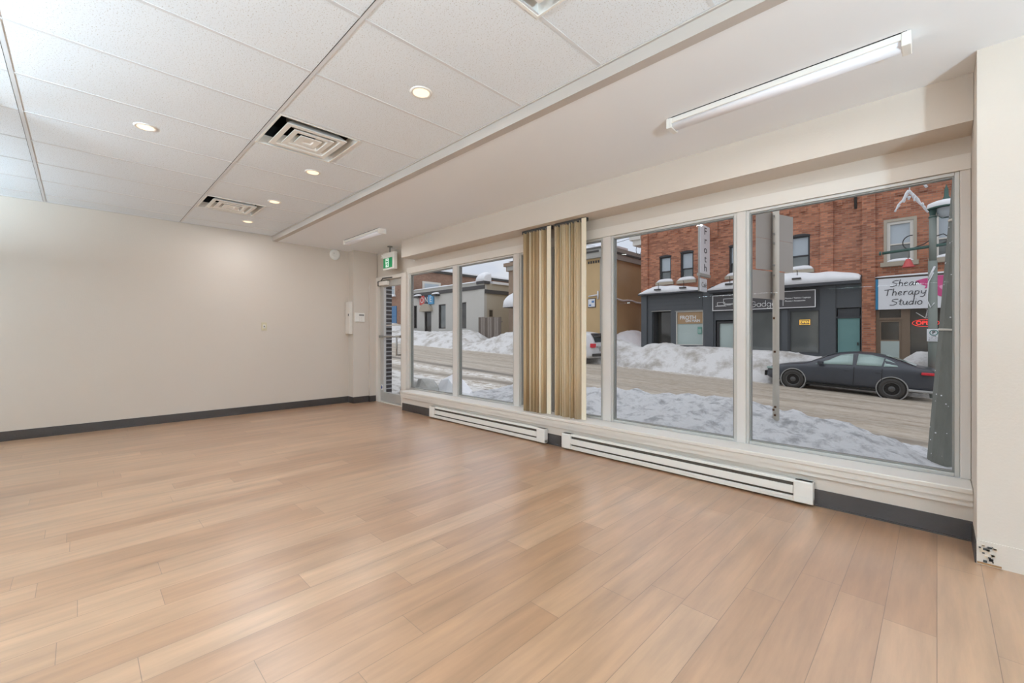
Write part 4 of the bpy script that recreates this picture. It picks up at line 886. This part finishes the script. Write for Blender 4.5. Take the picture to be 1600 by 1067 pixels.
for k, h in enumerate(wins):
    Win(Wb, *h, Y2+.08, M['winframe_dk'], M['shop_dk'] if k != 2 else M['shop'], 0, .08, name='window' if k != 1 else 'entrance_door')
Win(Wb, -27.0, -26.6, 2.6, 3.2, Y2-.3, M['stone'], M['shop_dk'], 0) if 0 else None
mb = MB(); mb.box(x1-.02, x1+.03, 22.9, 23.45, 2.55, 3.25); mb2 = Wb.part(mb, 'side_window', M['stone']); mb = MB(); mb.box(x1+.03, x1+.04, 23.0, 23.35, 2.62, 3.15); Wb.part(mb, 'pane', M['shop_dk'], parent=mb2)
mb = MB(); xm = -33.2; pts = arc(0, 0, .85, .7, 0, 180, 12); mb.prism(pts, lambda u, v, d: (xm+u, d, 3.32+v), Y2-.35, Y2); mb.prism([(u*.8, v*.75) for u, v in pts], lambda u, v, d: (xm+u, d, 3.32+v), Y2-.37, Y2-.35); Wb.part(mb, 'door_arch', M['stone'])
snowcap(x1-.85, x1+.15, Y2-.2, Y2+.6, 5.42, .75, 'rounded snow dome on the corner pillar of the white building', 3, 'snow on roofs', 'roof_snow', .7)
snowcap(x0, x1-.9, Y2-.1, Y2+3, 5.38, .28, 'snow along the roof edge of the white building', 5, 'snow on roofs', 'roof_snow', .8)
mb = MB(); mb.box(x1-.9, x1+.15, Y2+.8, Y2+12, 5.25, 5.45); tag(mb.build('roof_snow', M['snow_clean']), 'snow on the side parapet of the white building', 'snow', 'snow on roofs')
# colourful sign reading ONE
t = Thing('shop_sign', (-33.1, Y2, 4.1), 'red, navy and blue block sign reading ONE over the arched door of the white building', 'sign')
RD, NV, BL = mat('sign_red', srgb(200, 86, 80), .5), mat('sign_navy', srgb(46, 46, 66), .5), mat('sign_sky', srgb(88, 156, 200), .5)
y0 = Y2-.12
for a, b, m_, ch, cm in ((-34.35, -33.55, RD, 'O', M['white_ink']), (-33.55, -32.95, NV, 'N', M['white_ink']), (-32.95, -32.15, BL, 'E', M['white_ink'])):
    mb = MB(); mb.box(a, b, y0, Y2, 3.95, 4.78); t.part(mb, 'panel', m_)
    text_mesh(ch, .72, lambda u, v, d, a=a, b=b: ((a+b)/2+u, y0-.004-d, 4.36+v), 'letter', cm, t)
for a, b, s in ((-34.9, -34.1, 'left small dark lamp box over the ONE sign'), (-31.95, -31.3, 'right small dark lamp box beside the ONE sign')):
    mb = MB(); mb.box(a, b, Y2-.45, Y2, 4.62, 4.78); tag(mb.build('wall_lamp', M['dark']), s, 'lamp', 'lamp boxes on the white building')
    mb = MB(); snowcap(a-.05, b+.05, Y2-.45, Y2, 4.78, .2, 'snow on the '+s.replace(' over the ONE sign', ' left of the red sign panel').replace(' beside the ONE sign', ' right of the blue sign panel'), a, 'snow on the lamp boxes', 'sill_snow')

Lb = Thing('brick_building', (-42, Y2, 0), 'weathered brick building at the far left, seen through the glass door', 'building')
x0, x1 = -50, -36.2
wl = [(-40.75, -38.45, 5.0, 6.7)]
mb = MB(); mb.holes(x0, x1, -1, 8.0, Y2-.3, Y2, wl); Lb.part(mb, 'front_wall', M['pale_brick'])
mb = MB(); mb.box(x1-.3, x1, Y2, Y2+15, -1, 7.6); Lb.part(mb, 'side_wall', M['pale_brick_side'])
mb = MB(); mb.box(x0, x1, Y2, Y2+15, 7.55, 7.7); mb.box(x1, x1+.2, Y2, Y2+15, 7.45, 7.7); Lb.part(mb, 'roof_edge', M['dark'])
mb = MB(); mb.box(x0, x1-.3, Y2+.6, Y2+15, -1, 7.5); Lb.part(mb, 'inner_mass', M['black'])
for h in wl: Win(Lb, *h, Y2-.25, M['winframe_lt'], M['pale_glass'], .5, .2)
Wn = (x1, 24.4, 26.0)
mb = MB(); mb.box(x1-.02, x1+.05, 23.9, 26.1, 5.0, 6.5); so = Lb.part(mb, 'side_window', M['winframe_lt']); mb = MB(); mb.box(x1+.05, x1+.07, 24.15, 25.85, 5.2, 6.3); Lb.part(mb, 'pane', M['pale_glass'], parent=so)
mb = MB(); mb.box(-40.2, -38.1, Y2-.36, Y2-.3, 1.2, 4.05); Lb.part(mb, 'blue_door', mat('blue_paint', srgb(76, 124, 168), .5, .05))
snowcap(-40.9, -38.3, Y2-.55, Y2-.3, 5.0, .3, 'snow on the sill of the far left brick building', 6, None, 'sill_snow')
snowcap(x1-3, x1+.25, Y2-.2, Y2+15, 7.68, .2, 'snow on the roof edge of the far left brick building', 6, 'snow on roofs', 'roof_snow', .9)

# board fence
M['fence_dk'] = mat('darker_fence_board', srgb(108, 98, 90), .85, .25, 6, stretch=(4, 4, .5))
M['fence'] = mat('weathered_fence_board', srgb(140, 131, 123), .85, .28, 6, stretch=(4, 4, .5))
t = Thing('board_fence', (-24, 21.7, .5), 'weathered grey upright board fence between the white and yellow buildings', 'fence')
x = -25.3; k = 0; random.seed(5)
while x < -22.75:
    mb = MB(); w = .20+random.random()*.05; mb.box(x, x+w, 21.82+random.random()*.01, 21.85, .2, 2.5+random.uniform(-.04, .04)); t.part(mb, 'board', M['fence'] if k % 3 else M['fence_dk']); x += w+.03; k += 1
mb = MB(); mb.box(-25.3, -22.7, 21.86, 21.92, .9, 1.0); mb.box(-25.3, -22.7, 21.86, 21.92, 2.1, 2.2); t.part(mb, 'rails', M['fence'])
# houses closing the view far behind
mb = MB(); mb.box(-26, -13, 60, 61, 0, 2.6); mb.box(-70, -50, 22, 40, -1, 7); tag(mb.build('distant_building', M['grey_trim']), 'pale low buildings far behind the gap', 'building')

# ---------------------------------------------------------------- poles, lamps, signs on the street
M['pole'] = mat('grey_weathered_pole', srgb(122, 124, 117), .8, .25, 5, .3, 25, stretch=(3, 3, .8))
M['post'] = mat('galvanised_post', srgb(212, 205, 192), .5, .06, 6, metal=.2)
M['signback'] = mat('bare_aluminium_sheet', srgb(172, 164, 156), .5, .04, 4, metal=.25)
M['green'] = mat('dark_green_iron', srgb(60, 92, 84), .5, .1)
M['greypost'] = mat('grey_green_post', srgb(134, 142, 136), .6, .08, 4)
t = Thing('utility_pole', (.02, 7.0, -.6), 'dark weathered tapering pole leaning right at the right edge of the window', 'pole')
mb = MB(); n = 8
p0, p1 = Vector((.025, 7.0, -.65)), Vector((.56, 7.0, 8.0)); r0, r1 = .130, .105
mb.tube([p0, p1], [r0, r1], 8, False); t.part(mb, 'shaft', M['pole'])
for z in (1.18, 2.42, 3.6):
    q = p0.lerp(p1, (z+.65)/8.65); d = (p1-p0).normalized(); rr = r0+(r1-r0)*(z+.65)/8.65
    mb = MB(); mb.tube([q-d*.012, q+d*.012], rr+.004, 16); t.part(mb, 'band', M['white_ink'] if 0 else M['post'])
mb = MB(); random.seed(11)
for k in range(60):
    z = random.uniform(-.3, 3.2); q = p0.lerp(p1, (z+.65)/8.65); a = random.uniform(PI*.95, PI*1.95); rr = (r0+(r1-r0)*(z+.65)/8.65)*.95
    s = random.uniform(.003, .007); c = (q.x+rr*math.cos(a), q.y+rr*math.sin(a), z); mb.box(c[0]-s, c[0]+s, c[1]-s, c[1]+s, c[2]-s, c[2]+s)
o = t.part(mb, 'snow_specks', M['snow_clean']); o['kind'] = 'stuff'
# sign post with three plates seen from behind
px, py_ = -1.54, 6.6
t = Thing('sign_post', (px, py_, -.4), 'pale metal post on the near snow bank carrying blank sign backs', 'sign post')
mb = MB(); mb.tube([(px, py_, -.45), (px, py_, 3.4)], .04, 12); t.part(mb, 'post', M['post'])
mb = MB()
for z, a in ((.05, .2), (.12, -.4), (.16, .3), (.9, .1), (1.35, -.2)):
    mb.box(px-.02+a*.03, px+.005+a*.03, py_-.043, py_-.036, z-.012, z+.015)
t.part(mb, 'rust_spots', mat('rust', srgb(96, 66, 44), .8))
dv = Vector((.309, .951, 0)); nv = Vector((.951, -.309, 0))
for w0, w1, z0, z1, off in ((-.36, .47, 2.42, 2.78, -.045), (-.36, .47, 2.0, 2.416, -.045), (-.47, .27, 1.61, 1.985, -.045)):
    mb = MB(); c = Vector((px, py_, 0)); P = lambda u, v, d: tuple(c+dv*u+nv*(off+d)*1.0+Vector((0, 0, v)))
    mb.prism([(w0, z0), (w1, z0), (w1, z1), (w0, z1)], P, -.003, .0); o = t.part(mb, 'sign_plate', M['signback'])
    mb = MB()
    for z in (z0+.06, z1-.06):
        q = c+Vector((-.012, -.045, z)); mb.tube([q, q+Vector((0, -.012, 0))], .014, 8)
    t.part(mb, 'bolts', M['steel'])
mb = MB(); mb.tube([(px+.0, py_, 2.78), (px+.10, py_-.02, 2.90), (px+.25, py_-.05, 2.97), (px+.37, py_-.07, 2.93), (px+.38, py_-.07, 2.87)], [.012, .012, .016, .025, .022], 8)
tag(mb.build('snow_curl', M['snow_clean']), 'curled strip of snow on the bracket at the top of the sign post', 'snow')
# lamp post across the street
lx, ly = -.10, 20.0
t = Thing('street_lamp', (lx, ly, -1), 'green and grey street lamp post with a snow capped lantern before the salon', 'street lamp')
mb = MB(); mb.tube([(lx, ly, -1.0), (lx, ly, 3.6)], .115, 14); mb.tube([(lx, ly, 3.6), (lx, ly, 5.1)], .095, 14); t.part(mb, 'post', M['greypost'])
mb = MB(); mb.tube([(lx, ly, 3.9), (lx, ly, 5.35)], .075, 10); mb.lathe((lx, ly, 5.0), (0, 0, 1), [(.07, 0), (.12, .05), (.07, .1), (.11, .3), (.06, .4)], 12); t.part(mb, 'iron_sleeve', M['green'])
mb = MB(); mb.tube([(-1.38, ly, 4.02), (.5, ly, 4.13)], .05, 8); mb.disc((-1.40, ly, 4.02), (-1, 0, 0), .07, .06, 12); t.part(mb, 'banner_arm', M['green'])
mb = MB(); mb.tube([(-.62+.22*math.cos(a), ly, 4.30+.24*math.sin(a)) for a in [PI*(.45+k*.1) for k in range(12)]], .018, 6)
mb.tube([(-.6, ly, 4.08), (-.3, ly, 4.20), (0, ly, 4.42), (.15, ly, 4.46), (.26, ly, 4.36), (.22, ly, 4.2), (.1, ly, 4.14)], .018, 6); t.part(mb, 'scroll', M['dark'])
mb = MB(); mb.tube([(lx, ly, 5.3), (lx+.15, ly, 5.36), (lx+.35, ly, 5.36)], .035, 8); t.part(mb, 'lantern_arm', M['green'])
cx = lx+.32
mb = MB(); mb.lathe((cx, ly, 5.0), (0, 0, 1), [(.06, .0), (.16, .04), (.22, .18), (.24, .30)], 18); t.part(mb, 'lantern_glass', M['pale_glass'])
mb = MB(); mb.lathe((cx, ly, 5.28), (0, 0, 1), [(.46, 0), (.47, .04), (.38, .10), (.12, .14), (.10, .32), (.06, .40), (.05, .62), (.0, .8)], 20)
mb.tube([(cx-.2, ly, 5.3), (cx-.22, ly, 5.1), (cx-.1, ly, 4.98), (cx+.1, ly, 4.98), (cx+.22, ly, 5.1), (cx+.2, ly, 5.3)], .012, 6); t.part(mb, 'lantern_hood', M['green'])
mb = MB(); mb.lathe((cx, ly, 5.31), (0, 0, 1), [(.46, 0), (.48, .06), (.45, .16), (.3, .22), (.1, .24), (.0, .24)], 20); tag(mb.build('sill_snow', M['snow_clean']), 'snow cap on the hood of the street lamp lantern', 'snow')
mb = MB(); mb.tube([(-.08, ly-.12, 3.2), (-.2, ly-.14, 2.9), (-.24, ly-.14, 2.3), (-.15, ly-.13, 2.05), (-.06, ly-.12, 2.2)], .018, 6); mb.tube([(-.05, ly-.12, 3.4), (-.2, ly-.15, 3.0)], .03, 6); tag(mb.build('cable_loop', M['signwhite']), 'pale cable loop tied to the street lamp post', 'cable')
t = Thing('parking_sign', (lx+.12, ly-.13, .95), 'small white parking sign with a green ringed P on the street lamp post', 'sign')
a, b = -.24, .09; y0 = ly-.16
mb = MB(); mb.box(a, b, y0, y0+.04, .92, 1.33, .01); t.part(mb, 'plate', M['signwhite'])
gr = mat('parking_green', srgb(34, 120, 112), .5)
mb = MB(); xm = (a+b)/2; mb.tube([(xm+.095*math.cos(2*PI*k/24), y0-.004, 1.21+.085*math.sin(2*PI*k/24)) for k in range(25)], .011, 6); t.part(mb, 'ring', gr)
text_mesh('P', .15, lambda u, v, d: (xm+u, y0-.003-d, 1.21+v), 'letter', M['ink'], t, ext=.002, bold=.004)
text_mesh('2 HR', .055, lambda u, v, d: (xm+u, y0-.003-d, 1.085+v), 'small_lettering', M['ink'], t, ext=.001)
text_mesh('8 AM - 6 PM', .045, lambda u, v, d: (xm+u, y0-.003-d, 1.03+v), 'small_lettering', M['ink'], t, ext=.001)
mb = MB(); mb.box(xm-.11, xm+.11, y0-.004, y0, .965, .975)
for s in (-1, 1): mb.prism([(0, -.018), (.035, 0), (0, .018)], lambda u, v, d, s=s: (xm+s*(.10+u), d, .97+v), y0-.004, y0)
t.part(mb, 'double_arrow', M['ink'])
# red bell hanging from the banner arm
t = Thing('bell_ornament', (-.70, ly, 3.6), 'faded red bell ornament hanging from the street lamp arm', 'ornament')
rb = mat('faded_red', srgb(204, 88, 88), .5, .15)
mb = MB(); mb.lathe((-.70, ly, 3.46), (0, 0, 1), [(.17, 0), (.14, .06), (.09, .2), (.06, .27), (.0, .29)], 16); t.part(mb, 'bell', rb)
mb = MB(); mb.tube([(-.70, ly, 3.74), (-.70, ly, 4.03)], .012, 6); t.part(mb, 'string', M['alum_dark']); mb = MB(); mb.tube([(-.72, ly, 3.5), (-.5, ly, 3.48)], [.05, .01], 8); t.part(mb, 'ribbon', rb)

# snow laden garland on a wire between the pole and the sign post
t = Thing('snowy_garland', (-.27, 8.0, 3.3), 'snow crusted hanging decoration shaped like an upturned V at the top of the window', 'decoration')
mb = MB(); mb.tube([(.42, 7.05, 3.75), (.0, 7.7, 3.42), (-.26, 8.0, 3.30), (-.8, 8.4, 3.34), (-3, 9.5, 4.2)], .008, 6); t.part(mb, 'wire', M['dark'])
mb = MB(); random.seed(21)
def crust(a, b, r, n=7):
    a, b = Vector(a), Vector(b); pts = [a.lerp(b, k/n)+Vector((random.uniform(-.008, .008), 0, random.uniform(-.008, .008))) for k in range(n+1)]
    mb.tube(pts, [r*(.35+.65*random.random())*(1-.55*k/n)+.003 for k in range(n+1)], 7)
top = (-.27, 8.0, 3.10)
crust((-.27, 8, 3.31), top, .012, 4)
crust(top, (-.415, 7.9, 2.83), .024); crust(top, (-.09, 8.05, 2.78), .026)
for dx, dz in ((-.02, -.07), (.0, -.10), (.03, -.09), (.05, -.13), (-.05, -.12), (.12, -.22), (.14, -.27), (-.10, -.2)):
    c = (top[0]+dx, 8.0, top[2]+dz+.03); crust((c[0], 8, c[2]), (c[0]+dx*.2, 8, c[2]-.05), .022, 3)
crust((-.20, 8, 3.30), (-.10, 8, 3.11), .03); crust((-.5, 8.2, 3.31), (-.56, 8.2, 3.22), .012, 3); crust((-.36, 8.1, 3.3), (-.38, 8.1, 3.24), .01, 3)
t.part(mb, 'snow_crust', M['snow_clean'])
mb = MB(); mb.tube([(.42, 7.0, 3.75), (.30, 6.9, 2.96), (.36, 6.88, 2.78), (.46, 6.87, 2.72)], .008, 6); tag(mb.build('hanging_cable', M['dark']), 'thin dark cable drooping across the top of the leaning pole', 'cable')
mb = MB(); mb.tube([(.27, 6.88, 3.1), (.31, 6.88, 2.98), (.335, 6.88, 2.88)], [.012, .03, .012], 8); tag(mb.build('cable_snow', M['snow_clean']), 'clump of snow clinging to the cable by the leaning pole', 'snow')
# overhead wires in the alley sky
mb = MB()
for a, b, s in (((-19, 24, 8.2), (-12.0, 22.4, 7.2), .5), ((-19, 24.3, 7.9), (-12.0, 22.4, 6.8), .5), ((-18, 24.1, 8.6), (-11.9, 22.4, 7.5), .4)):
    a, b = Vector(a), Vector(b); mb.tube([a.lerp(b, k/10)-Vector((0, 0, s*math.sin(PI*k/10))) for k in range(11)], .014, 5)
mb.tube([(-12.05+.16*math.cos(k*PI/6), 22.4, 6.0+.32*math.sin(k*PI/6)) for k in range(13)], .014, 5)
tag(mb.build('overhead_wires', M['dark']), 'thin overhead wires crossing the sky between yellow and brick buildings', 'wires')

# ---------------------------------------------------------------- vehicles
def vehicle(name, label, loc, rz, pitch, P, paint, glassm, trimm):
    """P: profile dict. Local axes: +x to the rear, y across, z up, origin on the ground at mid wheelbase."""
    root = tag(empty(name, loc, 0), label, 'car'); root.rotation_euler = (0, pitch, rz)
    L0, L1, hw = P['x0'], P['x1'], P['hw']; n = 60
    def body(i, j):
        x = L0+(L1-L0)*i/(n-1); top = lerp(P['top'], x); belt = min(lerp(P['belt'], x), top-.02); bot = lerp(P['bot'], x); w = lerp(P['w'], x)*hw
        tw = lerp(P['tw'], x)*hw
        pr = [(0, bot), (w*.85, bot), (w*.97, bot+.06), (w, bot+.25*(belt-bot)), (w*1.0, bot+.6*(belt-bot)), (w*.975, belt-.05), (w*.95, belt), (tw+(w*.93-tw)*.45, belt+(top-belt)*.52), (tw*1.02, belt+(top-belt)*.88), (tw*.88, top-.012), (tw*.45, top), (0, top+.004)]
        m = len(pr)
        if j < m: y, z = pr[j]; return (x, -y, z)
        y, z = pr[2*m-2-j]; return (x, y, z)
    mb = MB(); m = 12; g = mb.grid(body, n, 2*m-2, True, True)
    for q in (g[0], g[-1]):
        try: mb.bm.faces.new(q)
        except ValueError: pass
    o = mb.build('body', paint); o.parent = root
    sd = o.modifiers.new('sub', 'SUBSURF'); sd.levels = 1; sd.render_levels = 1
    def prt(mb, nm, mt, label=None, par=None, bev=None):
        q = mb.build(nm, mt); q.parent = par or root
        if label: q['label'] = label
        if bev: b_ = q.modifiers.new('bevel', 'BEVEL'); b_.width = bev; b_.segments = 2
        return q
    def surf(x, f):   # point on the glasshouse side
        top = lerp(P['top'], x); belt = min(lerp(P['belt'], x), top-.02); w = lerp(P['w'], x)*hw; tw = lerp(P['tw'], x)*hw
        k = [(0, w*.95), (.52, tw+(w*.93-tw)*.45), (.88, tw*1.02), (1, tw*.9)]; return lerp(k, f), belt+(top-belt)*f
    for s in (-1, 1):
        for poly in P['glass']:
            mb = MB(); pts = []
            for x, f in poly: y, z = surf(x, f); pts.append((x, s*(y+.012), z))
            # subdivide as a fan-free strip: lower and upper rows
            h = len(pts)//2; lo, up = pts[:h], pts[h:][::-1]
            mb.grid(lambda i, j: tuple(Vector(lo[i]).lerp(Vector(up[i]), j/3)) if j in (0, 3) else (lo[i][0]+(up[i][0]-lo[i][0])*j/3, s*(surf(lo[i][0]+(up[i][0]-lo[i][0])*j/3, (0.08+(.86-.08)*j/3))[0]+.012), lo[i][2]+(up[i][2]-lo[i][2])*j/3), h, 4)
            q = prt(mb, 'side_window', glassm); sf = q.modifiers.new('t', 'SOLIDIFY'); sf.thickness = .006
    for (xa, xb), nm in zip(P['screens'], ('windshield', 'rear_window')):
        mb = MB()
        def fn(i, j):
            x = xa+(xb-xa)*i/6; top = lerp(P['top'], x); tw = lerp(P['tw'], x)*hw*.80; v = -1+2*j/6
            return (x, v*tw, top+.016-.012*abs(v)**2)
        mb.grid(fn, 7, 7); q = prt(mb, nm, glassm)
    R = P['R']
    for xw in P['wheels']:
        for s in (-1, 1):
            yc = s*(hw-.10)
            mb = MB(); mb.lathe((xw, s*(hw-.02), R), (0, s, 0), [(R+.075, -.12), (R+.065, .028), (R+.045, .032), (R+.03, .0), (R+.03, -.16)], 32); prt(mb, 'wheel_arch', trimm)
            mb = MB(); mb.disc((xw, s*(hw-.24), R), (0, s, 0), R+.05, .2305, 28); prt(mb, 'wheel_well', M['black'])
            mb = MB(); mb.lathe((xw, yc-s*.08, R), (0, s, 0), [(R*.62, 0), (R*.97, .0), (R, .03), (R, .17), (R*.95, .20), (R*.70, .205), (R*.66, .19)], 32); w_ = prt(mb, 'wheel', M['tyre'])
            mb = MB(); mb.lathe((xw, yc-s*.08, R), (0, s, 0), [(R*.68, .192), (R*.62, .20), (R*.58, .17), (R*.3, .16), (R*.22, .185), (.0, .19)], 28); prt(mb, 'rim', M['rim'], par=w_)
            mb = MB()
            for k in range(10):
                a = 2*PI*k/10; c = (xw+R*.46*math.cos(a), yc+s*(.085), R+R*.46*math.sin(a)); mb.disc(c, (0, s, 0), R*.06, .012, 8)
            prt(mb, 'rim_holes', M['black'], par=w_)
    return root, prt
M['tyre'] = mat('dirty_tyre', srgb(62, 60, 58), .85, .15); M['rim'] = mat('black_steel_rim', srgb(84, 84, 84), .5, .1, metal=.3)
M['carblack'] = mat('dirty_dark_blue_paint', srgb(56, 60, 68), .28, .3, 1.5, spec=.6)
M['carglass'] = mat('pale_green_car_glass', srgb(150, 172, 168), .12, .15, 2, spec=.8)  # opaque pale tone stands in for reflected sky and snow seen through
M['archtrim'] = mat('salt_crusted_arch', srgb(150, 150, 148), .7, .3, 9)
M['tail'] = mat('red_tail_light', srgb(206, 44, 58), .25, .1)
wb = 2.66; sl = math.atan(.049)
mx_, my_ = -2.36, 18.92
P = dict(x0=-2.28, x1=2.36, hw=.90, R=.325, wheels=(-1.33, 1.33),
    top=[(-2.28, .56), (-2.2, .68), (-2.05, .76), (-1.6, .86), (-1.12, .93), (-.95, .97), (-.35, 1.27), (-.05, 1.375), (.35, 1.425), (.75, 1.415), (1.15, 1.34), (1.55, 1.20), (1.9, 1.06), (2.2, 1.02), (2.31, .97), (2.36, .80)],
    belt=[(-2.28, .50), (-1.6, .80), (-1.0, .89), (0, .93), (1.0, .97), (1.6, 1.0), (2.2, .96), (2.36, .74)],
    bot=[(-2.28, .32), (-2.0, .22), (2.0, .24), (2.2, .30), (2.36, .40)],
    w=[(-2.28, .62), (-2.15, .80), (-1.9, .93), (-1.3, .99), (0, 1), (1.3, .99), (2.0, .93), (2.25, .86), (2.36, .74)],
    tw=[(-2.28, .55), (-1.9, .80), (-1.0, .80), (-.4, .66), (.2, .62), (.9, .62), (1.5, .68), (1.9, .78), (2.25, .8), (2.36, .66)],
    glass=[[(-.72, .10), (-.35, .10), (.0, .10), (.32, .10), (.30, .84), (.12, .84), (-.05, .80), (-.30, .60)][:4]+[(.30, .86), (.14, .85), (-.02, .80), (-.28, .58)],
           [(.42, .10), (.75, .10), (1.05, .10), (1.10, .80), (.78, .86), (.44, .86)], [(1.10, .10), (1.25, .12), (1.45, .16), (1.36, .58), (1.25, .70), (1.13, .78)]],
    screens=[(-.93, -.15), (1.12, 1.85)])
car, prt = vehicle('sedan', 'dirty dark blue sedan parked before the far snow bank, facing left', (mx_, my_, gz(mx_, my_)+.0), 0, sl, P, M['carblack'], M['carglass'], M['archtrim'])
mb = MB(); mb.box(1.98, 2.33, -.90, -.62, .84, .92, .02); prt(mb, 'tail_light', M['tail']); mb = MB(); mb.box(1.98, 2.33, .62, .90, .84, .92, .02); prt(mb, 'tail_light', M['tail'])
mb = MB(); mb.box(-2.20, -1.98, -.80, -.52, .62, .70, .02); prt(mb, 'head_light', M['carglass']); mb = MB(); mb.box(-2.20, -1.98, .52, .80, .62, .70, .02); prt(mb, 'head_light', M['carglass'])
mb = MB(); mb.box(-.62, -.45, -1.02, -.88, .94, 1.05, .02); prt(mb, 'mirror', M['carblack'])
for xa in (.37, 1.075): mb = MB(); mb.box(xa-.006, xa+.006, -.912, -.898, .35, .94); prt(mb, 'door_gap', M['black'])
for xa in (.18, .98): mb = MB(); mb.box(xa-.07, xa+.07, -.925, -.905, .80, .825, .006); prt(mb, 'door_handle', M['carblack'])
mb = MB(); mb.box(-.95, .95, -.90, -.86, .20, .26); prt(mb, 'sill', M['black'])
mb = MB(); mb.box(-2.31, -2.24, -.6, .6, .34, .52); prt(mb, 'grille', M['black'])
mb = MB(); crustm = M['snow_clean']; mb.grid(lambda i, j: (1.72+i*.06, -.93-.02*math.sin(j), .30+j*.02+.02*nz(i, j)), 10, 5)
prt(mb, 'salt_crust', M['archtrim'])
# a light van-like wagon parked farther along
M['carwhite'] = mat('white_car_paint', srgb(206, 206, 208), .35, .06, 2)
P = dict(x0=-2.3, x1=2.28, hw=.90, R=.34, wheels=(-1.35, 1.33),
    top=[(-2.3, .68), (-2.2, .85), (-1.9, .98), (-1.2, 1.06), (-.95, 1.12), (-.35, 1.50), (0, 1.60), (1.2, 1.62), (1.9, 1.55), (2.1, 1.3), (2.25, 1.02), (2.28, .8)],
    belt=[(-2.3, .62), (-1.0, .98), (1.8, 1.04), (2.28, .76)], bot=[(-2.3, .36), (-2, .26), (2, .28), (2.28, .42)],
    w=[(-2.3, .7), (-2.1, .88), (-1.3, .99), (1.8, .98), (2.15, .93), (2.28, .88)], tw=[(-2.3, .6), (-1, .8), (-.2, .72), (1.6, .72), (2.1, .76), (2.28, .8)],
    glass=[[(-.7, .1), (-.3, .1), (.2, .1), (.2, .84), (.0, .84), (-.3, .6)], [(.3, .1), (.7, .1), (1.1, .1), (1.1, .84), (.7, .86), (.32, .86)]], screens=[(-.93, -.3), (1.90, 2.2)])
sx_, sy_ = -14.35, 18.65
suv, prt = vehicle('hatchback', 'white hatchback seen from behind between the blind and the mullion', (sx_, sy_, gz(sx_, sy_)-.0), 0, sl, P, M['carwhite'], mat('dark_car_glass', srgb(60, 64, 66), .15, spec=.8), M['carwhite'])
for s in (-1, 1):
    mb = MB(); mb.box(2.12, 2.31, s*.62, s*.88, .86, 1.06, .02); prt(mb, 'tail_light', M['tail'])
mb = MB(); mb.box(2.22, 2.33, -.82, .82, .42, .56, .02); prt(mb, 'bumper', M['dark'])
mb = MB(); mb.box(2.27, 2.32, -.26, .26, .68, .82); prt(mb, 'number_plate', M['grey_trim'])
mb = MB(); mb.box(2.20, 2.315, -.5, .5, .86, .92); prt(mb, 'chrome_strip', M['steel'])
mb = MB(); mb.tube([(1.98, -.5, 1.35), (2.1, .0, 1.42), (2.06, .45, 1.36)], .05, 8); prt(mb, 'rear_wiper', M['dark'])
